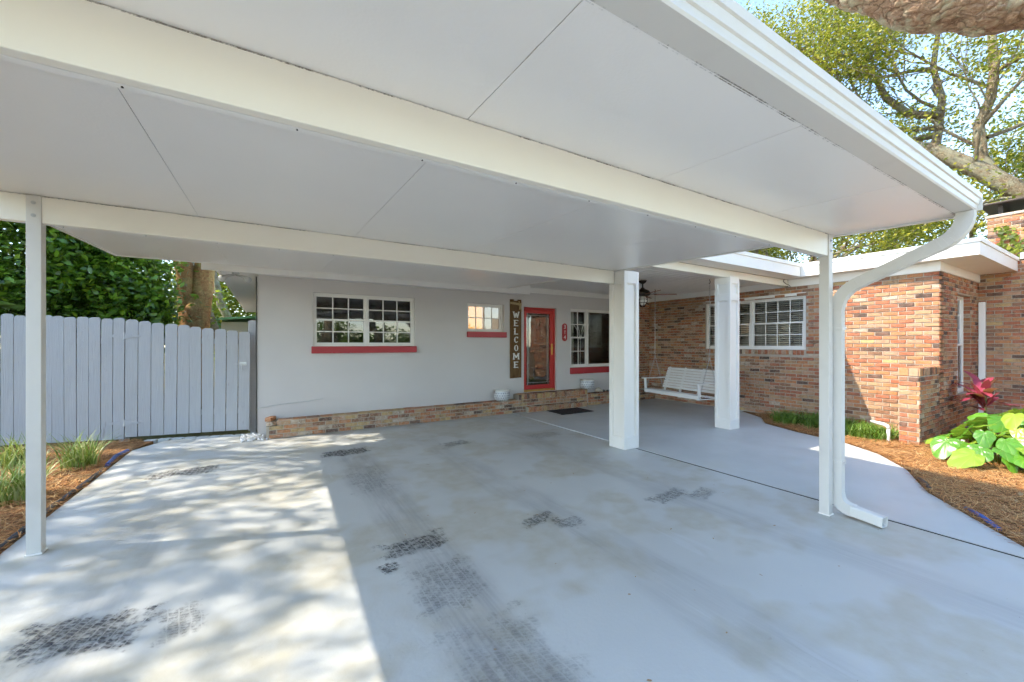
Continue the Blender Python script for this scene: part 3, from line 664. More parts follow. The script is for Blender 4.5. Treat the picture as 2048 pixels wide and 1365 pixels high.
# rooms behind the glass
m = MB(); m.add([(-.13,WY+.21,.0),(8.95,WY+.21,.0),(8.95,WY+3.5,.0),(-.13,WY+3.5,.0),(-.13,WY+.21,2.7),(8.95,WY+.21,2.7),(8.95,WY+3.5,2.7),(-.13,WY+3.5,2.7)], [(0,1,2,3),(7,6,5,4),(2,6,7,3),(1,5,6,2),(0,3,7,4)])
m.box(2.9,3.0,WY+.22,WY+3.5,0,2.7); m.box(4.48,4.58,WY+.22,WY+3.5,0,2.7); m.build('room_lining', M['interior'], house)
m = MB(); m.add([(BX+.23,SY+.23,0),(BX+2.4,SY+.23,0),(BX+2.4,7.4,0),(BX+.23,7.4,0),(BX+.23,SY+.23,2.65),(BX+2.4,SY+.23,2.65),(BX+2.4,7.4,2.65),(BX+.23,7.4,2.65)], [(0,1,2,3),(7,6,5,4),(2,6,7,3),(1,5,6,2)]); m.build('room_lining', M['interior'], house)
# ---- front door
m = MB(GX); a, b, c, d_ = G_OPS[2]
m.box(a,a+.035,.06,.16,c,d_); m.box(b-.035,b,.06,.16,c,d_); m.box(a+.035,b-.035,.06,.16,d_-.035,d_); door = m.build('door', M['door_red'], house, bevel=.003, label='red storm door with full length leaded glass')
m = MB(GX); A, B, C, D = a+.04, b-.04, c+.05, d_-.04
m.box(A,A+.075,.07,.11,C,D); m.box(B-.10,B,.07,.11,C,D); m.box(A+.075,B-.10,.07,.11,D-.09,D); m.box(A+.075,B-.10,.07,.11,C,C+.10); m.build('door_leaf', M['door_red'], door, bevel=.004)
m = MB(GX); m.add([(A+.07,.092,C+.09),(B-.095,.090,C+.09),(B-.095,.092,D-.085),(A+.07,.091,D-.085)], [(0,1,2,3)]); m.build('pane', M['door_glass'], door)
m = MB(GX); P0, P1, Q0, Q1 = A+.12, B-.145, C+.15, D-.14
for x in (P0, P1): m.box(x-.004,x+.004,.084,.0915,C+.10,D-.09)
for z in (Q0, Q1): m.box(A+.075,B-.10,.085,.0905,z-.004,z+.004)
for x in (P0+.03, P1-.03): m.box(x-.0025,x+.0025,.0845,.091,Q0,Q1)
m.build('leading', M['steel'], door)
m = MB(GX); m.box(A-.002,B+.002,.03,.13,c+.002,c+.048); m.build('threshold', M['brass'], door, bevel=.004)
m = MB(GX); m.box(B-.07,B-.03,.055,.069,1.24,1.50); m.tube([(B-.05,.058,1.40),(B-.05,.02,1.40),(B-.13,.02,1.395)], .011, 8); m.build('handle', M['brass'], door, bevel=.003)
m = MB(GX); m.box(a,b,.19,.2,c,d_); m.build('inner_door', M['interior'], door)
# ---- ledge and steps along the grey wall
ledge = thing('brick_ledge', (4, 7.45, 0), 'low ledge and steps of yellow and orange bricks along the grey wall', 'brick ledge')
m = MB(); m.box(.13,4.66,7.405,7.617,-.05,.272); m.box(-.02,.13,7.405,7.617,-.05,.20); m.box(6.64,8.60,7.405,7.617,-.05,.272); m.box(8.60,BX-.03,7.405,7.617,-.05,.272); m.build('mortar_core', M['mortar'], ledge)
m = MB(); m.box(4.66,6.64,7.405,7.617,-.05,.385); m.box(4.84,6.52,7.285,7.403,-.05,.122); m.build('step_core', M['mortar'], ledge)
lb = BrickSet(300)
lb.add(ledge, rects(4.64, .004, .272, seed=8), .02, 7.405, 1, 0, W_LEDGE, 21)
lb.add(ledge, rects(2.4, .004, .272, seed=9), 6.66, 7.405, 1, 0, W_LEDGE, 22)
lb.add(ledge, rects(1.94, .145, .272, seed=10), 4.68, 7.405, 1, 0, W_LEDGE, 23)
lb.add(ledge, [(i*.07, i*.07+.06, .277, .385) for i in range(28)], 4.67, 7.403, 1, 0, [.1,.3,.2,.1,.02,.05,.03,.2], 24)
lb.add(ledge, [(i*.07, i*.07+.06, .012, .118) for i in range(24)], 4.845, 7.283, 1, 0, [.1,.3,.2,.1,.04,.05,.03,.18], 25)
lb.add(ledge, rects(.175, .004, .14, seed=12), 4.662, 7.405, 1, 0, W_LEDGE, 26); lb.add(ledge, rects(.115, .004, .14, seed=13), 6.525, 7.405, 1, 0, W_LEDGE, 27)
lb.flush()
m = MB()
for i in range(24): m.box(4.845+i*.07, 4.905+i*.07, 7.283, 7.40, .119, .130, rng.choices(range(8), W_LEDGE)[0])
for i in range(28): m.box(4.67+i*.07, 4.73+i*.07, 7.402, 7.60, .386, .397, rng.choices(range(8), W_LEDGE)[0])
for i in range(22):
    m.box(.15+i*.204, .344+i*.204, 7.402, 7.60, .273, .281+rng.uniform(0,.006), rng.choices(range(8), W_LEDGE)[0])
for i in range(9): m.box(6.66+i*.204, 6.854+i*.204, 7.402, 7.60, .273, .283, rng.choices(range(8), W_LEDGE)[0])
m.build('top_bricks', BR, ledge, bevel=.003, kind='stuff')
for (x, y, z, a, mi) in ((.05,7.49,.235,72,6),(.04,7.50,.302,66,1)):
    m = MB(); m.obox((x,y,z), (.19,.09,.06), Matrix.Rotation(R(a),3,'Z'), 0); m.build('loose_brick', BR[mi], ledge, bevel=.006)
# ---- low brick wing wall
wing = thing('wing_wall', (8.6, 2.05, 0), 'low brick wing wall jutting out from the house corner beside the bed', 'brick wall')
m = MB(); m.box(8.148,BX-.001,SY+.004,2.162,-.05,1.135); m.build('mortar_core', M['mortar'], wing)
wb = BrickSet(300)
wb.add(wing, rects(BX-8.14-.005, .0, 1.01, seed=31, off=.0), 8.14+.008, SY+.004, 1, 0, [.22,.20,.18,.10,.14,.13,.03,0], 31)
wb.add(wing, rects(.215, .0, 1.01, seed=32, off=.1), 8.148, 2.158, 0, -1, [.30,.26,.16,.06,.10,.12,0,0], 32)
wb.add(wing, [(i*.068, i*.068+.058, 1.02, 1.137) for i in range(14)], 8.148, SY+.004, 1, 0, [.2,.2,.2,.1,.1,.15,.05,0], 33)
wb.add(wing, [(0,.10,1.02,1.137),(.11,.21,1.02,1.137)], 8.148, 2.158, 0, -1, [.3,.3,.2,.1,.1,0,0,0], 34)
wb.flush()
m = MB()
for i in range(14): m.box(8.145+i*.068, 8.203+i*.068, SY, 2.166, 1.136, 1.146, rng.choices(range(8), W_WALL)[0])
m.build('top_bricks', BR, wing, bevel=.003, kind='stuff')
# ---- chimney
ch = thing('chimney', (12.6, 1.2, 2.9), 'sunlit brick chimney stack with dark metal cap above the roof', 'chimney')
m = MB(); m.box(12.0,12.9,.2,1.9,2.8,3.93); m.build('mortar_core', M['mortar'], ch)
cb = BrickSet(300); cb.add(ch, rects(1.7, 3.0, 3.93, seed=41), 12.0, 1.9, 0, -1, [.3,.25,.18,.15,.05,.07,0,0], 41); cb.add(ch, rects(.9, 3.0, 3.93, seed=42), 12.0, .2, 1, 0, W_WALL, 42); cb.flush()
m = MB(); m.box(11.97,12.93,.17,1.93,3.932,3.985); m.build('crown', M['mortar'], ch, bevel=.01)
m = MB(); m.box(11.9,13.0,.08,2.0,4.17,4.21); m.build('cap', M['bronze'], ch, bevel=.01)
for x, y in ((12.1,.35),(12.1,1.75),(12.8,.35),(12.8,1.75)):
    m = MB(); m.box(x-.03,x+.03,y-.03,y+.03,3.985,4.17); m.build('cap_leg', M['bronze'], ch)

vn = thing('vine', (11.97, 1.7, 3.06), 'green creeper clinging to the sunlit chimney bricks', 'vine'); rv = np.random.default_rng(9)
m = MB(); vc = []
for k in range(7):
    y0_ = 1.86-.13*k; pts_ = [(11.972, y0_+.05*math.sin(k+j*1.3), 3.06+j*(.05+.11*abs(math.sin(k*2.1)))) for j in range(5)]; m.tube(pts_, .006, 5); vc += [np.array(p)+rv.normal(size=(9,3))*np.array([.008,.05,.05])+np.array([-.018,0,0]) for p in pts_]
m.build('stem', M['stem'], vn); VC = np.concatenate(vc); vm = MB()
for p in VC:
    s_ = rv.uniform(.03,.055); an = rv.uniform(0,6.3); vm.add([(p[0]-.012*math.cos(q_*2), p[1]+s_*math.cos(an+q_*math.pi/2)*(1 if q_ % 2 else .7), p[2]+s_*math.sin(an+q_*math.pi/2)*(1 if q_ % 2 else .7)) for q_ in range(4)], [(0,1,2,3)])
vm.build('foliage', M['leaf_back'], vn)

# ------------------------------------------------------------------ carport
cp = thing('carport', (1.3, 4, 0), 'white aluminium carport with flat panelled roof, beams and slim posts', 'carport')
def slab(m, x0, x1, y0, y1, dz0, dz1):
    v = [(x0,y0,CZ(y0)+dz0),(x1,y0,CZ(y0)+dz0),(x1,y1,CZ(y1)+dz0),(x0,y1,CZ(y1)+dz0),(x0,y0,CZ(y0)+dz1),(x1,y0,CZ(y0)+dz1),(x1,y1,CZ(y1)+dz1),(x0,y1,CZ(y1)+dz1)]
    m.add(v, [(0,3,2,1),(4,5,6,7),(0,1,5,4),(1,2,6,5),(2,3,7,6),(3,0,4,7)])
seams = [CX0+.012, -.49, .73, 1.95, 3.17, CX1-.012]
for i in range(5):
    m = MB(); slab(m, seams[i]+.0015, seams[i+1]-.0015, .823, 7.255, 0, .075); m.build('roof_panel', M['ceiling'], cp)
m = MB()
for s_ in seams[1:-1]: slab(m, s_-.0014, s_+.0014, .823, 7.255, .004, .07)
m.build('seam_shadow_gap', M['black_edge'], cp)
m = MB(); slab(m, CX0, CX1, .823, 7.255, .077, .086); m.build('roof_skin', M['white'], cp)
for x0, x1 in ((CX0-.012, CX0+.0115), (CX1-.0115, CX1+.012)):
    m = MB(); slab(m, x0, x1, .823, 7.26, -.014, .092); m.build('edge_channel', M['white'], cp, bevel=.002)
m = MB(); slab(m, CX0+.012, CX1-.012, 7.256, 7.275, -.01, .09); m.build('back_channel', M['white'], cp, bevel=.002)
# gutter: extruded profile with two steps on its face
prof = [(.82,2.431),(.728,2.436),(.722,2.444),(.722,2.474),(.714,2.478),(.708,2.506),(.708,2.512),(.700,2.516),(.696,2.545),(.703,2.549),(.712,2.545),(.712,2.50),(.74,2.45),(.815,2.445),(.82,2.55),(.823,2.55),(.823,2.431)]
m = MB(); n = len(prof)
m.add([(CX0-.02,y,z) for y, z in prof] + [(CX1-.03,y,z) for y, z in prof], [(i,(i+1)%n,n+(i+1)%n,n+i) for i in range(n)] + [tuple(range(n)), tuple(range(n,2*n))[::-1]]); m.build('gutter', M['alu'], cp)
m = MB(); m.box(CX1-.0298,CX1-.027,.697,.822,2.436,2.548); m.build('gutter_end_cap', M['alu'], cp, bevel=.002)
m = MB(); m.add([(CX0,.826,CZ(.826)-.0015),(CX1-.03,.826,CZ(.826)-.0015),(CX1-.03,.8305,CZ(.8305)-.0015),(CX0,.8305,CZ(.8305)-.0015)], [(0,3,2,1)])
m.add([(CX0,.817,2.4302),(CX1-.03,.817,2.4302),(CX1-.03,.8225,2.4302),(CX0,.8225,2.4302)], [(0,3,2,1)]); m.build('gutter_grime', M['grime'], cp)
def beam(y0, y1, x0, x1, name='beam'):
    zt = CZ(y0) - .002; zb = zt - .192
    m = MB(); m.box(x0,x1,y0,y1,zb,zt); b_ = m.build(name, M['beam'], cp, bevel=.004)
    m = MB(); m.box(x0+.002,x1-.002,y1+.0005,y1+.028,zb+.0005,zb+.004); m.box(x0+.002,x1-.002,y1+.0005,y1+.0035,zb+.005,zt-.003); m.build('bottom_lip', M['white'], b_)
    m = MB(); m.add([(x0,y0-.0015,zt-.0065),(x1,y0-.0015,zt-.0065),(x1,y0-.0015,zt-.001),(x0,y0-.0015,zt-.001)], [(0,1,2,3)]); m.build('seam_grime', M['grime'], b_)
    x = x0+.35
    while x < x1-.1:
        m = MB(); m.lathe([(.0035,0),(.0035,.002),(.002,.004)], (x, y1+.014, zb-.0035), 8); m.build('screw', M['bronze'], b_); x += .46
beam(1.567, 1.612, -1.64, 4.166); beam(4.203, 4.248, -1.64, 4.278)
def post(x, y, zt, bolt_face):
    m = MB(); m.box(x,x+.076,y,y+.076,.0,zt); p = m.build('post', M['alu'], cp, bevel=.004)
    for dz in (.055, .145):
        m = MB(wallxf(x, y, 1, 0)); m.tube([(.038,0,zt-dz),(.038,-.004,zt-dz)], .013, 12); m.tube([(.038,-.004,zt-dz),(.038,-.010,zt-dz)], .007, 6); m.build('bolt', M['steel'], p)
    m = MB(); m.box(x-.006,x+.082,y-.006,y+.082,.0005,.012); m.build('post_foot', M['white'], p, bevel=.003)
post(4.17, 1.56, CZ(1.56)-.002, 0); post(-1.455, 4.192, CZ(4.19)-.002, 0); post(-1.455, 1.56, CZ(1.56)-.002, 0)
# downspout with ribbed faces
def rprof(w, h, nr=4):
    p = []
    for k in range(nr*2+1): p.append((-w/2 + w*k/(nr*2), -h/2 + (.006 if k % 2 else 0)))
    p2 = [(w/2, -h/2+h*k/4 + 0) for k in range(1, 4)]; p3 = [(w/2 - w*k/(nr*2), h/2 - (.006 if k % 2 else 0)) for k in range(nr*2+1)]; p4 = [(-w/2, h/2-h*k/4) for k in range(1, 4)]
    return p + p2 + p3 + p4
DP = rprof(.070, .088)
def arc(p0, p1, p2, n=8):
    p0, p1, p2 = Vector(p0), Vector(p1), Vector(p2); return [(1-t)**2*p0 + 2*t*(1-t)*p1 + t*t*p2 for t in [i/n for i in range(n+1)]]
dx = 4.297
path_top = arc((4.215,.765,2.432), (4.215,.765,2.27), (4.235,.93,2.215), 9)
path_mid = [(4.235,.93,2.215), (4.28,1.36,2.03)]
path_elb = arc((4.28,1.36,2.03), (dx,1.535,1.965), (dx,1.548,1.80), 8)
path_vert = [(dx,1.548,1.80), (dx,1.548,.19)]
path_bot = arc((dx,1.548,.19), (dx,1.545,.07), (4.305,1.42,.066), 7)
path_out = [(4.302,1.44,.066), (4.275,1.22,.052)]
ds = None
for nm, pth, sc in (('downspout', path_vert, 1), ('upper_elbow', path_top, 1.03), ('diagonal_pipe', path_mid, 1), ('lower_elbow', path_elb, 1.03), ('foot_elbow', path_bot, 1.05)):
    m = MB(); m.profile_sweep([(a*sc, b*sc) for a, b in DP], pth, (1,0,0)); o_ = m.build(nm, M['alu'], cp if ds is None else ds)
    if ds is None: ds = o_
    if 'elbow' in nm:
        m = MB(); P = [Vector(p) for p in pth]
        for i in range(1, len(P)-1):
            dd = (P[i+1]-P[i-1]).normalized()*.004
            m.profile_sweep([(a*sc*1.035, b*sc*1.035) for a, b in DP], [P[i]-dd, P[i]+dd], (1,0,0))
        m.build('crimp', M['alu'], ds)
M['out_pipe'] = paint('weathered_pipe', (.72,.70,.64), .6, .15, dirt=.55)
m = MB(); p0, p1 = Vector(path_out[0]), Vector(path_out[1]); dd = (p1-p0).normalized(); sd_ = Vector((0,0,1)).cross(dd).normalized(); up = dd.cross(sd_); w, h, tk = .043, .043, .005
def ring(p, w, h):
    pts = []
    for cx, cz, a0 in ((w-.014,h-.014,0),(-w+.014,h-.014,90),(-w+.014,-h+.014,180),(w-.014,-h+.014,270)):
        for k in range(4): a = R(a0+k*30); pts.append(p + sd_*(cx+.014*math.cos(a)) + up*(cz+.014*math.sin(a)))
    return pts
r0, r1, r2, r3 = ring(p0,w,h), ring(p1,w,h), ring(p1,w-tk,h-tk), ring(p0,w-tk,h-tk); n = len(r0)
m.add(r0+r1+r2+r3, [(k*n+i, k*n+(i+1)%n, (k+1)*n+(i+1)%n, (k+1)*n+i) for k in range(3) for i in range(n)]); m.build('outlet', M['out_pipe'], ds, label='dirty white open pipe end lying on the concrete')
for z in (1.62, .45):
    m = MB(); m.box(dx-.043,dx+.043,1.496,1.60,z,z+.028); m.build('strap', M['alu'], ds, bevel=.002)

# ------------------------------------------------------------------ porch columns
def column(x0, y0, s, zt, splits, label):
    t = thing('porch_column', (x0+s/2, y0+s/2, 0), label, 'column', 'white panelled porch columns'); e = .026
    m = MB(); m.box(x0+e,x0+s-e,y0+e,y0+s-e,.004,zt-.002); m.build('core', M['white'], t)
    for fi, (ox, oy, ex, ey) in enumerate(((x0,y0,1,0),(x0,y0+s,0,-1),(x0+s,y0,0,1),(x0+s,y0+s,-1,0))):
        m = MB(wallxf(ox, oy, ex, ey)); w = .055; o0 = .0 if fi in (0, 3) else e; 
        m.box(o0,w,0,e-.0005,.004,zt); m.box(s-w,s-o0,0,e-.0005,.004,zt)
        last = .004
        for (za, zb) in splits:
            m.box(w,s-w,.0003,e-.0005,za,zb)
        m.build('face_frame', M['white'], t, bevel=.0025)
        m = MB(wallxf(ox, oy, ex, ey))
        for k in range(len(splits)-1):
            za, zb = splits[k][1], splits[k+1][0]; q = .012
            m.box(w,w+q,e*.45,e-.001,za,zb); m.box(s-w-q,s-w,e*.45,e-.001,za,zb); m.box(w+q,s-w-q,e*.46,e-.001,za,za+q); m.box(w+q,s-w-q,e*.46,e-.001,zb-q,zb)
        m.build('panel_moulding', M['white'], t, bevel=.003)
column(4.282, 4.012, .295, CZ(4.01)-.018, [(.004,.17),(2.36,CZ(4.01)-.018)], 'white panelled column where the carport beam ends')
column(6.862, 4.005, .285, 2.668, [(.004,.17),(2.26,2.37),(2.56,2.668)], 'white panelled column in front of the brick wall window with a small top panel')

# ------------------------------------------------------------------ fence and gate
P0 = Vector((-3.55, 8.93, 0)); P1 = Vector((-.26, 7.97, 0)); fd = (P1-P0).normalized(); FXF = wallxf(P0.x, P0.y, fd.x, fd.y); FL = (P1-P0).length
fence = thing('fence', (-2.6, 8.7, 0), 'blue grey dog-eared plank fence left of the gate', 'fence')
gate = thing('gate', (-1, 8.2, 0), 'grey dog-eared plank gate sagging on strap hinges', 'gate')
def plank(parent, u0, u1, z0, z1, lean=0, y=0, xf=FXF):
    m = MB(xf); w = u1-u0; q = w*.27; uc = (u0+u1)/2
    pr = [(u0,z0),(u1,z0),(u1,z1-q*.8),(u1-q*.35,z1-q*.25),(u1-q,z1),(u0+q,z1),(u0+q*.35,z1-q*.25),(u0,z1-q*.8)]
    n = len(pr); L_ = lambda z: lean*(z-z0)
    m.add([(u+L_(z),y,z) for u, z in pr] + [(u+L_(z),y+.018,z) for u, z in pr], [tuple(range(n)), tuple(range(n,2*n))[::-1]] + [(i,n+i,n+(i+1)%n,(i+1)%n) for i in range(n)])
    m.build('plank', M['fence'], parent, bevel=.002)
GU = 1.72; pw = .148; u = 1.72-14*.148; k = 0
while u + pw < GU + .001:
    plank(fence, u, u+pw-.006, .02, 1.935-.05*(u/GU)+rng.uniform(-.012,.012), rng.uniform(-.006,.006)); u += pw
GN = 10; gw = (FL-GU)/GN
for k in range(GN):
    u = GU + .004 + k*gw; plank(gate, u, u+gw-.007-rng.uniform(0,.006), .05+.003*k, 1.875-.020*k+rng.uniform(-.006,.006), rng.uniform(-.006,.004)+.006)
for t_, a, b in ((fence,-.35,GU-.02),(gate,GU+.03,FL-.03)):
    for z in (.35, 1.5):
        m = MB(FXF); m.box(a,b,.0185,.056,z,z+.085); m.build('rail', M['fence'], t_)
m = MB(FXF); m.box(GU-.10,GU-.012,.057,.145,-.1,1.85); m.build('fence_post', M['fence'], fence)
for z in (.27, 1.62):
    for sgn in (-1, 1):
        m = MB(FXF); x = GU+.0; m.add([(x,-.009,z-.05),(x+sgn*.06,-.009,z-.032),(x+sgn*.20,-.009,z-.012),(x+sgn*.21,-.009,z),(x+sgn*.20,-.009,z+.012),(x+sgn*.06,-.009,z+.032),(x,-.009,z+.05),
            (x,-.0005,z-.05),(x+sgn*.06,-.0005,z-.032),(x+sgn*.20,-.0005,z-.012),(x+sgn*.21,-.0005,z),(x+sgn*.20,-.0005,z+.012),(x+sgn*.06,-.0005,z+.032),(x,-.0005,z+.05)],
            [tuple(range(7)) if sgn > 0 else tuple(range(7))[::-1]] + [(i,7+i,7+(i+1)%7,(i+1)%7) for i in range(7)]); m.build('hinge', M['fence'], gate)
    m = MB(FXF); m.tube([(GU,-.006,z-.055),(GU,-.006,z+.055)], .007, 8); m.build('hinge_pin', M['grey_fix'], gate)
m = MB(FXF); m.tube([(FL-.20,-.012,1.17),(FL-.03,-.012,1.165)], .007, 8); m.box(FL-.14,FL-.04,-.006,-.0005,1.14,1.20); m.tube([(FL-.10,-.013,1.165),(FL-.10,-.02,1.06)], .005, 6); m.build('latch', M['steel'], gate)
fp = thing('fence', (-.2, 8.15, 0), 'single tall grey fence board between gate and grey wall', 'fence board')
plank(fp, 0, .135, .03, 1.90, .0, 0, wallxf(-.285, 8.13, .98, -.19))
m = MB(wallxf(-.285, 8.13, .98, -.19)); m.box(.03,.11,.02,.10,-.08,1.8); m.build('fence_post', M['fence'], fp)

# ------------------------------------------------------------------ sign, plaque, pots, mat and small things
sg = thing('welcome_sign', (4.71, WY-.02, .74), 'tall brown wooden WELCOME sign hung beside the red door', 'sign')
SX0, SX1, SZ0, SZ1 = 4.565, 4.862, .735, 2.485
for k in range(3):
    w = (SX1-SX0)/3; m = MB(); zt = SZ1 - (0 if k != 1 else .03); m.box(SX0+k*w+.001, SX0+(k+1)*w-.001, WY-.022, WY-.002, SZ0+.004*k, zt); m.build('plank', M['sign_wood'], sg, bevel=.004)
LET = {'W': [((-.5,.5),(-.25,-.5)),((-.25,-.5),(0,.3)),((0,.3),(.25,-.5)),((.25,-.5),(.5,.5))], 'E': [((-.28,-.5),(-.28,.5)),((-.28,.44),(.4,.44)),((-.28,0),(.22,0)),((-.28,-.44),(.4,-.44))],
       'L': [((-.25,-.5),(-.25,.5)),((-.25,-.44),(.4,-.44))], 'M': [((-.45,-.5),(-.45,.5)),((-.45,.5),(0,-.2)),((0,-.2),(.45,.5)),((.45,.5),(.45,-.5))]}
SER = {'W': [(-.5,.47),(.5,.47)], 'E': [(-.3,.47),(-.3,-.47)], 'L': [(-.25,.47),(-.25,-.47)], 'M': [(-.47,-.47),(.47,-.47),(-.47,.47),(.47,.47)]}
for i, chh in enumerate('WELCOME'):
    cx, cz = (SX0+SX1)/2+.005, 2.145 - i*.185; s = .135; m = MB(); yy = WY-.0255
    def pt(p): return Vector((cx+p[0]*s, yy, cz+p[1]*s))
    if chh in LET:
        for j, (p, q) in enumerate(LET[chh]):
            thin = abs(p[1]-q[1]) < .01; a_, b_ = pt(p), pt(q); off = Vector((0,-.0003*j,0)); m.bar(a_+off, b_+off, .0055, .017 if thin else .030, up=(0,0,1) if thin else (1,0,0)) if thin else m.bar(a_+off, b_+off, .031, .0055, up=(0,1,0))
        for j, (x, z) in enumerate(SER[chh]): m.box(cx+x*s-.024, cx+x*s+.024, yy-.0046-.0002*j, yy+.002, cz+z*s-.006, cz+z*s+.006)
    else:
        n = 20; a0, a1 = (R(38), R(322)) if chh == 'C' else (0, 2*math.pi); ri = []
        for k in range(n+1):
            a = a0+(a1-a0)*k/n; co, si = math.cos(a), math.sin(a); th = .012+.02*abs(co); ri.append(((.40*s*co, .5*s*si), ((.40*s-th)*co, (.5*s-.014)*si)))
        vs_ = []
        for (x, z), (x2, z2) in ri: vs_ += [(cx+x,yy-.003,cz+z),(cx+x2,yy-.003,cz+z2)]
        m.add(vs_, [(2*k,2*k+1,2*k+3,2*k+2) for k in range(n)])
        if chh == 'C': m.box(cx+.27*s,cx+.36*s,yy-.0032,yy+.001,cz+.22*s,cz+.5*s)
    m.build('letter', M['letter_white'], sg)
m = MB(); m.bar((SX0-.004,WY-.026,2.405),(SX1+.004,WY-.026,2.375),.006,.05); m.build('ribbon', M['ribbon'], sg)
m = MB()
for dx_, dz_, l in ((-.04,.06,1),(.05,.05,1),(-.02,-.13,1),(.03,-.17,1)): m.bar((SX1-.045,WY-.034,2.385),(SX1-.045+dx_,WY-.045,2.385+dz_),.03,.01)
m.build('bow', M['ribbon'], sg, bevel=.004)
pl = thing('number_plaque', (6.1, WY-.02, 1.57), 'narrow red house number plaque reading 314', 'house number')
m = MB(); pts = [(6.1+.075*math.cos(a), .0+1.915+.075*math.sin(a)) for a in [R(k*18) for k in range(11)]] + [(6.1-.075*math.cos(a), 1.635-.075*math.sin(a)) for a in [R(k*18) for k in range(11)]]
n = len(pts); m.add([(x,WY-.016,z) for x, z in pts] + [(x,WY-.001,z) for x, z in pts], [tuple(range(n))[::-1], tuple(range(n,2*n))] + [(i,(i+1)%n,n+(i+1)%n,n+i) for i in range(n)]); m.build('plate', M['red'], pl, bevel=.003)
def text_part(s, size, loc, rot, mat, parent, ext=.002, off=.0):
    cu = bpy.data.curves.new('t', 'FONT'); cu.body = s; cu.size = size; cu.extrude = ext; cu.offset = off; cu.align_x = 'CENTER'; cu.align_y = 'CENTER'; cu.resolution_u = 3
    to = bpy.data.objects.new('t', cu); COL.objects.link(to); bpy.context.view_layer.update(); me = bpy.data.meshes.new_from_object(to); bpy.data.objects.remove(to)
    me.transform(Matrix.Translation(loc) @ rot.to_4x4()); me.materials.clear(); me.materials.append(mat); return link('digit', me, parent)
for k, chh in enumerate('314'): text_part(chh, .13, Vector((6.1, WY-.0185, 1.90-.125*k)), Matrix.Rotation(R(90),3,'X'), M['letter_white'], pl)
def pot(x, y, z, label):
    t = thing('planter_pot', (x, y, z), label, 'pot', 'patterned white pots on the ledge'); r = .172
    m = MB(); m.lathe([(.115,0),(.15,.035),(r,.09),(r,.14),(.155,.19),(.15,.205)], (0,0,0), 28); m.build('pot_body', M['pot'], t, smooth=True).location = (x,y,z)
    m = MB(); m.lathe([(.150,.203),(.168,.212),(.170,.226),(.150,.232),(.135,.225),(.13,.206)], (x,y,z), 28); m.build('rim', M['letter_white'], t, smooth=True)
    m = MB(); m.lathe([(.132,.2045),(.132,.224),(.02,.238),(.005,.238)], (x,y,z), 28); m.build('lid', M['letter_white'], t, smooth=True)
pot(4.28, 7.462, .2885, 'white patterned pot on the brick ledge beside the WELCOME sign'); pot(6.68, 7.462, .3975, 'white patterned pot on the ledge between red door and picture window')
t = thing('seashell', (7.08, 7.5, .284), 'cream conch shell on the ledge next to the pot', 'shell')
m = MB(); m.tube([(6.98,7.5,.32),(7.02,7.49,.345),(7.08,7.48,.355),(7.15,7.47,.325),(7.21,7.46,.305)], [.015,.05,.062,.035,.006], 12); m.build('shell_body', M['shell'], t, smooth=True)
m = MB(); m.tube([(6.955,7.5,.325),(6.985,7.5,.335),(7.0,7.5,.34)], [.004,.028,.04], 10); m.build('spire', M['shell'], t, smooth=True)
for k in range(5):
    x = 7.28+k*.10; s = rng.uniform(.03,.05); m = MB(); m.lathe([(s*.6,0),(s,.35*s),(s*.9,.8*s),(s*.4,1.15*s)], (x,7.5+rng.uniform(-.04,.04),.2835), 9); m.build('stone', M['stone'], label='small dark stone lying on the brick ledge under the picture window', cat='stone', group='stones on the ledge')
m = MB(); gp = lambda u, v: (lambda dd: (FWD*dd + RGT*((u-1024)/805*dd)))(CAMH*805/(v-688))
q = [gp(1092,823.3), gp(1124,831), gp(1188,824), gp(1156,816.3)]; ce = sum(q, Vector())/4; ex_ = ((q[2]-q[1]) + (q[3]-q[0])).normalized(); ey_ = Vector((-ex_.y, ex_.x, 0)); W2 = (q[2]-q[1]).length/2; H2 = min(.30, abs((q[0]-q[1]).dot(ey_))/2)
q = [ce-ex_*W2-ey_*H2, ce+ex_*W2-ey_*H2, ce+ex_*W2+ey_*H2, ce-ex_*W2+ey_*H2]
m.prism([(p.x,p.y) for p in q], .0065, .018); m.build('doormat', M['mat'], bevel=.003, label='black rubber doormat on the porch floor below the steps', cat='doormat')
# flood light, cables
t = thing('flood_light', (-.42, 7.5, 2.55), 'twin grey flood light under the eave above the fence', 'flood light')
m = MB(); m.lathe([(.05,0),(.05,.03)], (-.42,7.5,2.568), 16); m.build('mount', M['grey_fix'], t, smooth=False)
for s in (-1, 1):
    m = MB(); c0 = Vector((-.42,7.5,2.56)); c1 = c0+Vector((s*.10,-.05,-.03)); m.tube([c0,c1,c1+Vector((s*.05,-.06,-.04)),c1+Vector((s*.07,-.09,-.06))], [.012,.02,.045,.05], 12); m.build('lamp_head', M['grey_fix'], t, smooth=True)
m = MB(); m.tube([(-.155,WY-.012,2.57),(-.150,WY-.01,2.2),(-.158,WY-.012,1.6),(-.152,WY-.010,.9),(-.156,WY-.012,.10)], .009, 6); m.build('cable', M['dark_cable'], label='dark cable running down the grey wall corner by the gate', cat='cable')
m = MB(); m.tube([(-.15,WY-.013,.46),(.12,WY-.012,.50),(.2,WY-.012,.505),(.6,WY-.011,.53),(.82,WY-.008,.56)], .006, 6); m.build('cable', M['grey_fix'], label='thin grey wire sagging low across the grey wall', cat='cable')
m = MB(); m.tube([(8.86,4.07,2.797),(8.87,4.09,2.75),(8.93,4.06,2.70),(9.02,4.06,2.69),(9.07,4.05,2.66)], .006, 6); m.build('cable', M['dark_cable'], label='short dark wire dangling where porch header meets brick wall', cat='cable')
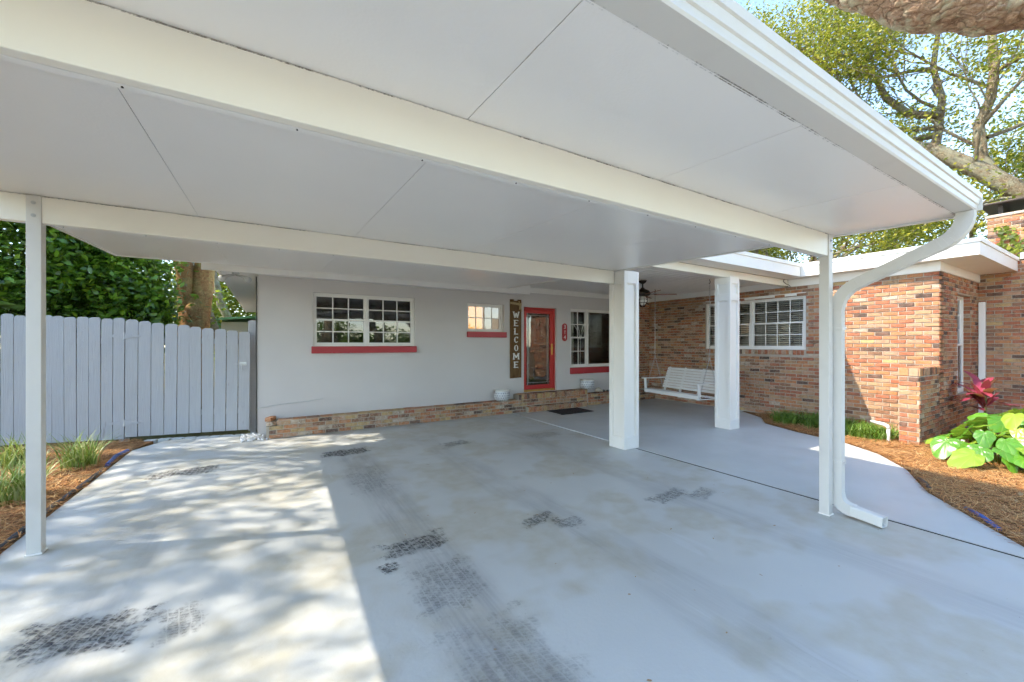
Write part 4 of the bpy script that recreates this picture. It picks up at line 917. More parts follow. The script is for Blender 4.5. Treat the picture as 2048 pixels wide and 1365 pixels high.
# white pebbles by the gate
m = MB(); r_ = random.Random(5)
for k in range(260):
    a = r_.random(); x = -.36+a*.40; y = 7.36+(r_.random())*.42*(1-a*.25); s = r_.uniform(.010,.022); z = .0+r_.random()**2*.05*(1 if y > 7.45 else .4)
    if x > -.04 and y > 7.38: continue
    if x > -.15 and y > 7.58: continue
    m.obox((x,y,z+s*.5), (s*1.5,s*1.1,s), Matrix.Rotation(r_.uniform(0,3),3,'Z') @ Matrix.Rotation(r_.uniform(-.6,.6),3,'X'))
m.build('pebbles', M['pebble'], bevel=.003, kind='stuff', label='small pile of white pebbles at the gate corner', cat='pebbles')
# bed edging
m = MB(); m.tube([(-1.66,7.55,.02),(-1.70,7.2,.03),(-1.67,6.75,.025)], .022, 8); m.build('edging', M['blue_edge'], label='blue plastic edging strip beside the left driveway edge', cat='edging')
m = MB(); m.tube([(-1.67,6.7,.015),(-1.66,6.1,.02),(-1.68,5.4,.015),(-1.665,4.6,.02),(-1.67,3.6,.012)], .018, 8); m.build('edging', M['black_edge'], label='black plastic edging half buried along the left straw bed', cat='edging')
for i, (pts, mt_, lb_) in enumerate((([(6.16,1.47,.012),(5.98,1.38,.022),(5.80,1.30,.014)], 'black_edge', 'short black hose piece at the porch edge by the straw'), ([(5.40,.98,.012),(5.22,.86,.026),(5.02,.73,.014)], 'blue_edge', 'short blue hose piece at the curved straw edge'))):
    m = MB(); m.tube(pts, .018, 8); m.build('hose', M[mt_], smooth=True, label=lb_, cat='hose')
t = thing('drain_pipe', (8.06, 2.24, 0), 'white plastic drain pipe elbow against the wing wall', 'pipe')
m = MB(); m.tube([(8.06,2.26,-.02),(8.06,2.26,.22)], .022, 12); m.build('riser', M['brown_tube'], t, smooth=True)
m = MB(); m.tube([(8.06,2.26,.205),(8.06,2.27,.25),(8.08,2.32,.265),(8.2,2.5,.27)], .025, 12); m.build('elbow', M['brown_tube'], t, smooth=True)
m = MB(); m.tube([(8.75,1.62,-.02),(8.75,1.62,.13)], .022, 12); m.lathe([(.028,0),(.028,.03),(.01,.04)], (8.75,1.62,.125), 12); m.build('cleanout_pipe', M['brown_tube'], label='short white capped pipe standing in the bed', cat='pipe')

# ------------------------------------------------------------------ porch swing
ea = R(-99); SWX = wallxf(7.62, 5.55, math.cos(ea), math.sin(ea))
sw = thing('porch_swing', (7.62, 5.55, .4), 'white slatted porch swing hanging on chains before the brick wall', 'porch swing')
HW = .76
for k in range(5):
    m = MB(SWX); y = -.30+k*.105; m.box(-HW,HW,y,y+.09,.455-.012*k,.475-.012*k); m.build('seat_slat', M['swing_white'], sw, bevel=.004)
m = MB(SWX); m.box(-HW,HW,-.32,-.302,.40,.472); m.build('front_apron', M['swing_white'], sw, bevel=.004)
for k in range(8):
    m = MB(SWX); z = .49+k*.058; y = .215+k*.022; m.add([(-HW+.0,y,z),(HW,y,z),(HW,y+.019,z+.05),(-HW,y+.019,z+.05),(-HW,y+.018,z-.006),(HW,y+.018,z-.006),(HW,y+.037,z+.044),(-HW,y+.037,z+.044)], [(0,1,2,3),(7,6,5,4),(0,4,5,1),(2,6,7,3),(0,3,7,4),(1,5,6,2)]); m.build('back_slat', M['swing_white'], sw, bevel=.003)
for x in (-HW+.04, -.25, .25, HW-.04):
    m = MB(SWX); m.bar((x,.235,.40),(x,.425,.955),.045,.03,up=(0,1,0)); m.build('back_brace', M['swing_white'], sw, bevel=.003)
    m = MB(SWX); m.box(x-.02,x+.02,-.29,.25,.385,.40); m.build('seat_support', M['swing_white'], sw)
for s in (-1, 1):
    x = s*(HW+.005)
    m = MB(SWX); m.box(x-.045,x+.045,-.36,.33,.70,.722); m.build('armrest', M['swing_white'], sw, bevel=.005)
    m = MB(SWX); m.bar((x,-.27,.40),(x,-.29,.70),.055,.03,up=(1,0,0)); m.build('arm_post', M['swing_white'], sw, bevel=.004)
    def chain(p, q, link_=.038):
        p, q = Vector(p), Vector(q); L = (q-p).length; n = int(L/link_); m = MB(SWX); d_ = (q-p).normalized(); a_ = d_.cross(Vector((0,1,0))).normalized(); b_ = d_.cross(a_)
        for i in range(n):
            c = p+d_*(i+.5)*L/n; s_ = a_ if i % 2 else b_; h = L/n*.66; w_ = .011
            m.tube([c-d_*h+s_*0, c-d_*h*.6+s_*w_, c+d_*h*.6+s_*w_, c+d_*h, c+d_*h*.6-s_*w_, c-d_*h*.6-s_*w_, c-d_*h], .0032, 4, False)
        m.build('chain', M['steel'], sw)
    j = (x, .0, 1.22); chain((x,.0,PCZ-.11), j); chain(j, (x,-.27,.44)); chain(j, (x,.25,.44))
    m = MB(SWX); m.tube([(x,0,PCZ),(x,0,PCZ-.03),(x+.018,0,PCZ-.055),(x,0,PCZ-.09),(x-.018,0,PCZ-.07)], .006, 6); m.build('ceiling_hook', M['bronze'], sw, smooth=True)
    for y in (-.27, .25):
        m = MB(SWX); m.tube([(x+.02*s+.0,y+.022*math.cos(a),.43+.022*math.sin(a)) for a in [R(k*30) for k in range(13)]], .005, 5, False); m.build('eye_bolt', M['steel'], sw)

# ------------------------------------------------------------------ ceiling fan
FX, FY = 6.52, 5.62
fan = thing('ceiling_fan', (FX, FY, PCZ-.4), 'dark bronze porch ceiling fan with wooden blades and caged lantern', 'ceiling fan')
m = MB(); m.lathe([(.03,-.06),(.07,-.03),(.085,0)], (FX,FY,PCZ), 20); m.build('canopy', M['bronze'], fan, smooth=True)
m = MB(); m.tube([(FX,FY,PCZ-.17),(FX,FY,PCZ-.04)], .016, 10); m.build('rod', M['bronze'], fan, smooth=True)
m = MB(); m.lathe([(.10,-.31),(.15,-.29),(.16,-.25),(.12,-.20),(.05,-.17),(.03,-.14)], (FX,FY,PCZ), 24); m.build('motor', M['bronze'], fan, smooth=True)
for k in range(5):
    a = R(-42+72*k); rot = Matrix.Rotation(a,3,'Z') @ Matrix.Rotation(R(12),3,'X'); c = Vector((FX,FY,PCZ-.285)); m = MB()
    pr = [(.22,-.055),(.60,-.075),(.645,-.06),(.655,0),(.645,.06),(.60,.075),(.22,.055)]; n = len(pr)
    m.add([c+rot@Vector((x,y,.005)) for x, y in pr]+[c+rot@Vector((x,y,-.005)) for x, y in pr], [tuple(range(n)), tuple(range(n,2*n))[::-1]]+[(i,n+i,n+(i+1)%n,(i+1)%n) for i in range(n)]); b_ = m.build('blade', M['fan_wood'], fan)
    m = MB(); m.obox(c+rot@Vector((.19,0,.012)), (.16,.04,.012), rot); m.build('blade_arm', M['bronze'], b_)
t_ = NT('lantern_glass'); M['lantern'] = t_.done(t_.pbr((.78,.76,.70), .15))
m = MB(); m.lathe([(.02,-.50),(.06,-.47),(.075,-.42),(.07,-.36),(.05,-.315)], (FX,FY,PCZ), 16); m.build('lantern_glass', M['lantern'], fan, smooth=True)
m = MB()
for k in range(6):
    a = R(60*k); m.tube([(FX+r_2*math.cos(a),FY+r_2*math.sin(a),PCZ+z) for r_2, z in ((.075,-.31),(.095,-.38),(.09,-.45),(.03,-.53))], .006, 5)
for r_2, z in ((.096,-.38),(.09,-.45)): m.tube([(FX+r_2*math.cos(R(20*k)),FY+r_2*math.sin(R(20*k)),PCZ+z) for k in range(19)], .005, 5, False)
m.build('lantern_cage', M['bronze'], fan)

# ------------------------------------------------------------------ shed beyond the fence
sh = thing('shed', (-.6, 19, 0), 'cream shed with green trim behind the fence', 'shed')
m = MB(); m.box(-1.55,1.2,17.9,20.5,-.05,2.30); m.build('shed_wall', M['cream_wall'], sh)
m = MB(); m.add([(-1.75,17.6,2.32),(1.4,17.6,2.62),(1.4,20.8,2.62),(-1.75,20.8,2.32),(-1.75,17.6,2.40),(1.4,17.6,2.70),(1.4,20.8,2.70),(-1.75,20.8,2.40)], [(0,3,2,1),(4,5,6,7),(0,1,5,4),(1,2,6,5),(2,3,7,6),(3,0,4,7)]); m.build('shed_roof', M['green_trim'], sh)
m = MB(); m.box(-1.56,-1.44,17.88,17.9,-.05,2.31); m.build('corner_trim', M['green_trim'], sh)

# ------------------------------------------------------------------ vegetation
def leaf_mesh(name, C, size, mat, r, wfrac=.45, droop=.0, up=.35):
    n = len(C); a = r.normal(size=(n,3)); a[:,2] = a[:,2]*.6 - droop; a /= np.linalg.norm(a, axis=1)[:,None]
    q = r.normal(size=(n,3)); q[:,2] += up; b = np.cross(a, q); b /= np.linalg.norm(b, axis=1)[:,None] + 1e-9
    L = r.uniform(.65,1.35,n)*size; V = np.zeros((n,4,3)); nn = np.cross(a, b)
    V[:,0] = C - a*(L/2)[:,None]; V[:,2] = C + a*(L/2)[:,None]; V[:,1] = C + b*(L*wfrac/2)[:,None] + nn*(L*.08)[:,None]; V[:,3] = C - b*(L*wfrac/2)[:,None] + nn*(L*.08)[:,None]
    return arr_mesh(name, V.reshape(-1,3), np.arange(n*4).reshape(-1,4), mat)
class Tree:
    def __init__(s, seed): s.r = np.random.default_rng(seed); s.m = MB(); s.tips = []
    def limb(s, pts, rad, n=8): s.m.tube(pts, rad, n)
    def grow(s, p, d, L, r0, lev, maxlev, spread=.75, trop=.08, kids=3, wig=.22):
        r = s.r; p = Vector(p); d = Vector(d).normalized(); n = 5 if lev < 2 else 4; pts = [p]; rad = [r0]
        for i in range(n):
            d = (d + Vector(r.normal(size=3))*wig*.5 + Vector((0,0,trop))).normalized(); p = p + d*(L/n); pts.append(p); rad.append(r0*(1-.55*(i+1)/n))
            if lev >= maxlev-1: s.tips.append(tuple(p))
        s.m.tube(pts, rad, 7 if lev < 2 else 5 if lev < 3 else 4, caps=False)
        if lev >= maxlev: return
        for k in range(kids + (1 if lev == 0 else 0)):
            t = .35+.65*(k+1)/(kids+1) if k < kids-1 else 1.0; f = t*n; i = min(int(f), n-1); q = pts[i].lerp(pts[i+1], f-i)
            ax = Vector(r.normal(size=3)); side = (ax - d*ax.dot(d)).normalized(); nd = (d + side*spread*r.uniform(.7,1.4)).normalized()
            s.grow(q, nd, L*r.uniform(.6,.82), max(rad[min(i+1,n)]*.72, .008), lev+1, maxlev, spread, trop, kids, wig)
    def leaves(s, n, size, mat, sigma, name='crown', wfrac=.45, droop=0):
        T = np.array(s.tips); c = T[s.r.integers(0, len(T), n)] + s.r.normal(size=(n,3))*sigma; return leaf_mesh(name, c, size, mat, s.r, wfrac, droop)
    def done(s, base, label, cat, bark, leafmat, nl, size, sigma, group=None, wfrac=.45, droop=0, name='oak_tree'):
        t = thing(name, base, label, cat, group); s.m.build('trunk', bark, t, smooth=True)
        if nl: link('crown', s.leaves(nl, size, leafmat, sigma, 'crown', wfrac, droop), t)
        return t
TG = 'live oak trees around the house'
# dense evergreen behind the fence
def blob_leaves(T, c, rad, n, r, shell=.35):
    u = r.normal(size=(n,3)); u /= np.linalg.norm(u, axis=1)[:,None]; k = (1 - shell*r.random(n)**1.3)
    return np.array(c) + u*k[:,None]*np.array(rad)*(1+.22*np.sin(u[:,[0]]*9+c[0])*np.cos(u[:,[2]]*7))
r_ = np.random.default_rng(21); T = Tree(22)
base = Vector((-3.35, 11.5, -.05))
T.limb([base, base+Vector((.1,-.1,.7)), base+Vector((.5,-.3,1.5)), base+Vector((1.0,-.4,2.3))], [.17,.15,.12,.07]); T.limb([base+Vector((.1,-.1,.6)), base+Vector((-.4,0,1.5)), base+Vector((-1.0,.1,2.6))], [.13,.11,.06])
T.limb([base+Vector((.2,-.1,.9)), base+Vector((.1,.2,2.0)), base+Vector((.3,.4,3.4))], [.12,.09,.05])
C = []
for c, rad, n in (((-4.6,11.3,3.3),(2.1,1.6,1.7),5200), ((-2.9,11.4,2.75),(1.25,1.1,1.15),3200), ((-3.2,11.6,4.4),(1.6,1.4,1.3),3000), ((-6.0,10.9,2.6),(1.5,1.3,1.5),3400), ((-2.35,11.4,2.1),(.6,.6,.5),1000), ((-4.2,10.6,2.35),(1.2,.7,.7),2200), ((-5.8,11.2,4.6),(2.0,1.5,1.3),2600), ((-7.6,11.0,3.2),(1.6,1.5,2.2),2600)):
    C.append(blob_leaves(T, c, rad, n, r_, .55)); C.append(np.array(c)+r_.normal(size=(n//2,3))*np.array(rad)*.45)
t = thing('evergreen_tree', base, 'dense dark green glossy evergreen tree overhanging the fence', 'tree'); T.m.build('trunk', M['bark_dark'], t, smooth=True)
link('crown', leaf_mesh('crown', np.concatenate(C+[c_+r_.normal(size=c_.shape)*.12 for c_ in C[::2]]), .135, M['leaf_ever'], r_, .46, .25), t)
# oak with the forked orange trunk behind the fence
T = Tree(31); b0 = Vector((-1.62, 12.7, -.05))
T.limb([b0, b0+Vector((0,0,.9)), b0+Vector((.04,0,1.7)), b0+Vector((.08,0,2.3)), b0+Vector((.09,0,2.7)), b0+Vector((.09,0,2.85))], [.42,.36,.335,.30,.16,.04], 14)
T.limb([b0+Vector((.06,0,1.5)), b0+Vector((.12,0,2.2)), b0+Vector((.22,.05,3.0)), b0+Vector((.26,.1,3.6)), b0+Vector((.1,-.2,5.5))], [.24,.25,.23,.21,.18], 12); T.limb([b0+Vector((0,.02,1.6)), b0+Vector((-.05,.05,2.3)), b0+Vector((-.12,.1,3.2)), b0+Vector((-.3,.2,4.4)), b0+Vector((-.9,.4,6.0))], [.22,.23,.2,.18,.15], 12)
T.grow(b0+Vector((.1,-.2,5.4)), (.3,-.7,.8), 3.4, .17, 0, 3, .75, .05, 3); T.grow(b0+Vector((-.9,.4,5.9)), (-.6,.1,.9), 3.2, .15, 0, 3, .75, .05, 3)
T.done(b0, 'oak with a thick forked orange brown trunk rising behind the fence', 'tree', M['bark_orange'], M['leaf_oak'], 9000, .16, .30, TG)
# leaning slim trunks further back
for i, (x, y, dx_, L_, lb_) in enumerate(((-2.3,17.5,-.30,5.5,'slim grey tree leaning left behind the gate'), (-1.6,20.5,-.45,6.0,'leaning tree trunk beyond the shed roof'))):
    T = Tree(41+i); p = Vector((x+1.2,y,-.05)); T.limb([p, p+Vector((dx_*1.2,0,1.5)), p+Vector((dx_*2.8,0,3.2)), p+Vector((dx_*4,0,L_))], [.20,.17,.15,.1], 10); T.grow(p+Vector((dx_*4,0,L_)), (-.3,-.2,1), 2.6, .1, 0, 3, .9, .02, 3)
    T.done(p, lb_, 'tree', M['bark'], M['leaf_back'], 5000, .17, .35, TG)
# bushes glowing behind the fence
for i, (x, y, z, rx, rz, n, lb_) in enumerate(((-3.4,16.5,2.2,2.2,2.2,7000,'yellow green sunlit shrub behind the forked oak trunk'), (-1.5,24,3.4,3.0,3.4,15000,'tall sunlit hedge shrub beyond the shed'), (-8.8,16,2.6,3.2,2.6,6500,'bright shrub behind the evergreen tree'), (-13,14,2.2,3.4,2.4,5000,'bright shrub near the fan palm'))):
    r2 = np.random.default_rng(60+i); c = np.concatenate([blob_leaves(None, (x+r2.normal()*rx*.4, y+r2.normal()*rx*.3, z+r2.normal()*rz*.3), (rx*.7,rx*.6,rz*.8), n//5, r2, .6) for _ in range(5)]); c = c[c[:,2] > .05]
    t = thing('shrub', (x,y,-.05), lb_, 'shrub', 'shrubs beyond the fence'); link('crown', leaf_mesh('crown', c, .19, M['leaf_back'], r2, .5), t)
    m = MB()
    for k in range(5): m.tube([(x+.1*k-.2,y,-.05),(x+(k-2)*.35,y+.1*(k % 2),z)], [.05,.02], 6)
    m.build('stem', M['bark'], t)
# fan palm
t = thing('fan_palm', (-4.55, 10.05, -.05), 'small fan palm with spiky fronds above the fence', 'palm'); m = MB(); m.tube([(-4.55,10.05,-.05),(-4.55,10.05,1.95)], [.10,.08], 10); m.build('trunk', M['bark_dark'], t)
r2 = random.Random(3)
for k in range(11):
    a = R(k*360/11+r2.uniform(-8,8)); el = r2.uniform(.15,.9); d0 = Vector((math.cos(a)*math.cos(el), math.sin(a)*math.cos(el), math.sin(el))); p = Vector((-4.55,10.05,1.95)); q = p+d0*.75; m = MB(); m.tube([p,q], .012, 5)
    side = d0.cross(Vector((0,0,1))).normalized(); upv = side.cross(d0)
    for j in range(17):
        b_ = R(-80+10*j); dd = (d0*math.cos(b_)+side*math.sin(b_)).normalized(); L_ = .62*(1-.25*abs(b_)/1.4); w_ = (upv.cross(dd)).normalized()*.010; e = q+dd*L_-Vector((0,0,.10)); mid_ = q+dd*L_*.55+upv*.02
        m.add([q-w_*.3,q+w_*.3,mid_+w_,e,mid_-w_], [(0,1,2,3,4)])
    m.build('frond', M['leaf_palm'], t)

# the shading oak left of the driveway: its crown breaks the sun into dapples
T = Tree(71); b0 = Vector((-10.6, 11.0, -.05)); T.limb([b0, b0+Vector((.1,0,2)), b0+Vector((.3,-.2,4.6))], [.45,.36,.32], 12)
for dd in ((.7,-.4,.9), (-.5,.5,.9), (.5,.7,.8), (.1,-.9,.8), (.9,.1,.75), (-.4,-.9,.8), (-.1,-1.2,.45)): T.grow(b0+Vector((.3,-.2,4.5)), dd, 4.4, .2, 0, 3, .7, .06, 3)
T.done(b0, 'spreading live oak left of the driveway whose crown dapples the sunlight', 'tree', M['bark'], M['leaf_oak'], 13500, .17, .38, TG)
T = Tree(74); b0 = Vector((-13.2, 6.4, -.05)); T.limb([b0, b0+Vector((.1,0,2)), b0+Vector((.3,-.2,5.0))], [.4,.33,.28], 12)
for dd in ((.8,-.2,.8), (.5,.6,.8), (.3,-.8,.8), (.9,.3,.55), (.9,-.6,.6)): T.grow(b0+Vector((.3,-.2,4.9)), dd, 4.6, .2, 0, 3, .7, .06, 3)
T.done(b0, 'second live oak left of the driveway nearer the street', 'tree', M['bark'], M['leaf_oak'], 6000, .17, .40, TG)

# right side oaks over the roofs
T = Tree(81); b0 = Vector((18.6, -2.6, -.05))
T.limb([b0, b0+Vector((-.1,.3,1.8)), b0+Vector((-.7,1.3,3.4)), (16.9,.6,4.35), (16.1,1.9,5.15), (15.7,2.6,5.95), (15.45,3.4,6.75), (15.0,4.7,7.5), (14.4,6.2,8.6)], [.5,.38,.32,.26,.23,.20,.165,.12,.07], 14)
T.limb([(16.05,2.1,5.25),(16.15,2.4,5.8),(15.95,2.62,6.4),(15.85,2.66,7.2),(16.15,2.5,7.9),(16.25,2.45,8.7),(16.15,2.5,9.9),(16.3,2.3,11.2)], [.16,.14,.12,.112,.105,.10,.08,.055], 12)
T.limb([(15.55,3.2,6.5),(16.0,3.5,6.9),(16.35,3.5,7.6),(16.45,3.45,8.5),(16.3,3.6,9.4),(16.5,3.5,10.8)], [.12,.11,.10,.088,.072,.05], 10)
T.limb([(16.4,3.45,8.0),(15.9,4.0,8.15),(15.5,4.4,8.7),(15.6,4.7,9.6),(15.2,5.2,10.4)], [.11,.1,.09,.07,.05], 8); T.limb([(16.42,3.5,7.5),(16.2,4.1,7.5),(15.7,4.8,8.0),(15.0,5.6,8.3)], [.10,.08,.07,.04], 8)
for p, dd, L_ in (((16.15,2.5,9.8),(-.4,.5,.7),2.4),((16.3,2.3,11),(.2,-.3,1),2.4),((16.3,3.6,9.4),(-.6,.6,.5),2.6),((16.5,3.5,10.6),(-.2,.3,1),2.4),((15.2,5.2,10.3),(-.4,.6,.5),2.2),((15,5.6,8.3),(-.4,.8,.3),2.2),((14.4,6.2,8.5),(-.4,.9,.5),2.6),((15.0,4.7,7.5),(-.3,.2,.9),2.3),((16.1,2.55,6.9),(.6,-.7,.45),2.2),((15.9,2.6,7.2),(-.5,-.6,.6),1.8),((15.6,3.0,6.4),(-.3,.7,-.1),1.6),((16.2,2.45,8.6),(.3,-.9,.4),2.4),((16.45,3.45,8.5),(.6,.4,.5),2.4),((16.1,1.9,5.1),(-.6,.4,-.05),1.6),((16.4,3.5,7.6),(.5,.5,.4),2.0)):
    T.grow(p, dd, L_, .055, 1, 3, .85, .04, 4, .3)
for p, dd in (((15.4,4.0,7.1),(-.5,.4,.8)),((15.2,4.4,7.3),(-.2,.9,.6)),((14.7,5.5,8.0),(-.6,.3,.9)),((15.7,2.7,6.0),(-.7,-.1,.8)),((16.2,2.5,8.2),(-.5,.7,.6)),((16.0,2.6,6.6),(-.2,.8,.7)),((14.5,6.0,8.4),(.1,.9,.9)),((16.4,3.5,8.2),(-.5,.8,.7))): T.grow(p, dd, 2.6, .045, 1, 3, .6, .12, 4, .25)
T.done(b0, 'large live oak with a heavy slanting limb behind the chimney', 'tree', M['bark'], M['leaf_oak'], 52000, .105, .30, TG)
for i, (x, y, h, nl, lb_) in enumerate(((22,9.5,3.4,14000,'thin branched live oak behind the porch roof'), (26,4.5,3.0,14000,'distant live oak behind the chimney'), (19.5,13.5,3.2,14000,'leafy oak behind the brick wing, right of the carport gutter'), (30,13,3.5,12000,'far oak filling the gaps in the crowns'), (14.5,20,3.2,10000,'oak behind the main roof'))):
    T = Tree(90+i); b0 = Vector((x,y,-.05)); T.limb([b0, b0+Vector((.1,.1,h*.5)), b0+Vector((-.1,.2,h))], [.34,.28,.24], 10)
    for k in range(5):
        a = R(72*k+20*i); T.grow(b0+Vector((-.1,.2,h-.1)), (math.cos(a)*.75, math.sin(a)*.75, 1.0), 3.7, .16, 0, 3, .7, .05, 3, .28)
    T.done(b0, lb_, 'tree', M['bark'], M['leaf_oak'], nl*2, .14, .38, TG)

# big limb overhead at the carport corner, from an oak in the front yard
T = Tree(111); b0 = Vector((11.6, -5.0, -.05))
trunk_pts = [b0, b0+Vector((-.05,.1,1.4)), b0+Vector((-.3,.5,2.8)), b0+Vector((-.6,1.1,3.9))]
T.limb(trunk_pts, [.62,.5,.46,.42], 18)
lp = [Vector(p) for p in ((10.6,-4.1,3.9),(9.9,-2.9,4.55),(9.0,-1.3,5.0),(8.0,.1,5.33),(7.05,1.15,5.38),(6.45,1.85,5.75),(5.8,2.6,6.6),(5.1,3.4,7.7),(4.5,4.2,8.8))]; lr = [.42,.37,.33,.30,.27,.22,.17,.13,.09]
def cat_rom(P, Rr, n):
    out = []; ro = []
    for i in range(len(P)-1):
        p0, p1, p2, p3 = P[max(i-1,0)], P[i], P[i+1], P[min(i+2,len(P)-1)]
        for k in range(n):
            t = k/n; out.append(.5*((2*p1)+(p2-p0)*t+(2*p0-5*p1+4*p2-p3)*t*t+(3*p1-p0-3*p2+p3)*t**3)); ro.append(Rr[i]*(1-t)+Rr[i+1]*t)
    return out+[P[-1]], ro+[Rr[-1]]
cp_, cr_ = cat_rom(lp, lr, 60); tm = MB(); tm.tube(cp_, cr_, 90); vv = []
cen = [c for c in cp_ for _ in range(90)]
for v, c in zip(tm.v, cen + [cp_[-1]]*0):
    v = Vector(v); nrm = (v-c); L_ = nrm.length; nrm /= max(L_, 1e-6); q0 = v + Vector((mnoise.noise(v*5), mnoise.noise(v*5+Vector((3,1,7))), 0))*.03; al = q0.dot(Vector((-.66,.72,.2))); q = Vector((q0.x, q0.y, q0.z))*15 - Vector((-.66,.72,.2))*al*8; dd, _ = mnoise.voronoi(q); e = min(dd[1]-dd[0], .45)
    vv.append(tuple(v + nrm*(.05*(min(e,.28)-.2) + .06*mnoise.noise(v*1.9) + .025*mnoise.noise(v*6) + .012*mnoise.noise(v*17))))
tm.v = vv
T.grow(lp[-1], (-.4,.5,.8), 2.6, .08, 1, 3, .8, .05, 3); T.grow(lp[-2], (-.8,-.3,.7), 2.4, .08, 1, 3, .8, .05, 3); T.grow(b0+Vector((-.6,1.1,3.8)), (.6,-.3,1), 3.6, .3, 0, 3, .7, .05, 3); T.grow(b0+Vector((-.5,1.0,3.6)), (-.5,-.7,.8), 3.6, .28, 0, 3, .7, .05, 3)
tt = T.done(b0, 'front yard live oak with a massive reddish limb overhanging the carport corner', 'tree', M['bark_red'], M['leaf_oak'], 9000, .14, .28, TG)
tm.build('overhanging_limb', M['bark_red'], tt, smooth=True)
# front yard oaks and shrubs mirrored in the windows
for i, (x, y, h, nl, lb_) in enumerate(((3.2,-13.5,3.4,8000,'front yard oak standing straight behind the driveway'), (7.4,-17,3.2,8000,'front yard oak far down the lawn'), (-4.5,-15,3.4,7000,'front yard oak left of the driveway entrance'))):
    T = Tree(130+i); b0 = Vector((x,y,-.05)); T.limb([b0, b0+Vector((.1,.1,h*.5)), b0+Vector((-.1,.2,h))], [.5,.42,.36], 10)
    for k in range(5): a = R(72*k+33*i); T.grow(b0+Vector((-.1,.2,h-.1)), (math.cos(a)*.9, math.sin(a)*.9, .8), 3.8, .2, 0, 3, .7, .04, 3, .28)
    T.done(b0, lb_, 'tree', M['bark'], M['leaf_oak'], nl, .22, .36, TG)
r2 = np.random.default_rng(160); c = np.concatenate([blob_leaves(None, (x+r2.normal()*.6, -22+r2.normal(), 1.5+r2.normal()*.4), (2.0,1.3,1.7), 800, r2, .6) for x in np.arange(-14, 22, 1.3)]); c = c[c[:,2] > .02]
link('hedge', leaf_mesh('hedge', c, .30, M['leaf_ever'], r2, .5), kind='stuff', label='long green hedge across the far side of the front lawn', cat='hedge')

# grasses
def blades(name, spots, n, L, w, mat, seed, lean=.55):
    r = np.random.default_rng(seed); V = []; F = []
    for (cx, cy, rad, k) in spots:
        for _ in range(k):
            a = r.uniform(0, 2*math.pi); rr_ = rad*math.sqrt(r.random()); x, y = cx+rr_*math.cos(a)*1.0, cy+rr_*math.sin(a); b_ = r.uniform(0,2*math.pi) if rad > .15 else a; l = L*r.uniform(.6,1.25); ln = lean*r.uniform(.4,1.4); dx_, dy_ = math.cos(b_), math.sin(b_); i0 = len(V)
            for s in range(5):
                t = s/4; h = l*t*(1-.42*ln*t); o_ = l*ln*t*t*.95; ww = w*(1-t**2)*.5+.0004; px, py = x+dx_*o_, y+dy_*o_; V += [(px-dy_*ww, py+dx_*ww, h-.01), (px+dy_*ww, py-dx_*ww, h-.01)]
            for s in range(4): F.append((i0+2*s, i0+2*s+1, i0+2*s+3, i0+2*s+2))
    return arr_mesh(name, np.array(V), np.array(F), mat)
r2 = random.Random(8)
sp1 = [(8.35+r2.uniform(-.15,.35)+.2*k/12, 4.05-r2.uniform(0,1.1), .20, 80) for k in range(20)]
link('liriope', blades('liriope', sp1, 0, .27, .010, M['liriope'], 5, .8), kind='stuff', label='clump of dark green liriope under the brick wall window', cat='ground cover')
sp2 = [(8.0+r2.uniform(0,.75), 2.95-r2.uniform(-.1,.6), .19, 80) for k in range(22)]
link('liriope', blades('liriope', sp2, 0, .25, .010, M['liriope'], 6, .8), kind='stuff', label='bright green liriope between downspout and wing wall', cat='ground cover')
for i, (x, y, n, lb_) in enumerate(((-1.95,6.9,60,'pale variegated grass tuft closest to the fence by the slim post'), (-2.05,5.75,70,'pale variegated grass tuft halfway along the left bed'), (-2.6,7.3,60,'pale variegated grass tuft deep in the left bed'), (-2.25,4.9,60,'pale variegated grass tuft at the near end of the left bed'))):
    link('grass_tuft', blades('grass_tuft', [(x,y,.16,int(n*2.4))], 0, .46, .014, M['varieg'], 30+i, .7), label=lb_, cat='grass', group='variegated grass tufts')
# ti plant
t = thing('ti_plant', (9.75, 1.55, -.02), 'pink and burgundy ti plant before the brick gable', 'plant'); r2 = random.Random(17)
m = MB()
for k in range(3): m.tube([(9.75+.02*k,1.55,-.02),(9.75+(k-1)*.10,1.55+.03*k,.68+.10*k)], [.018,.012], 6)
m.build('stem', M['stem'], t)
for k in range(34):
    c = k % 3; p = Vector((9.75+(c-1)*.10, 1.55+.03*c, .56+.10*c+r2.uniform(-.22,.10))); a = r2.uniform(0, 2*math.pi); el = r2.uniform(.1,1.25); d0 = Vector((math.cos(a)*math.cos(el), math.sin(a)*math.cos(el), math.sin(el))); s_ = d0.cross(Vector((0,0,1))).normalized(); L_ = r2.uniform(.36,.60); m = MB(); vs_ = []
    for s in range(6):
        t_ = s/5; w_ = .050*math.sin(math.pi*min(1,t_*.88+.12))**.7+.002; q = p+d0*L_*t_-Vector((0,0,.16*t_*t_)); vs_ += [q-s_*w_, q+s_*w_]
    m.add(vs_, [(2*s,2*s+1,2*s+3,2*s+2) for s in range(5)]); m.build('leaf', None or [M['ti_hot'] if ('ti_hot' in M and k % 3 == 0) else M['ti']], t, smooth=True)
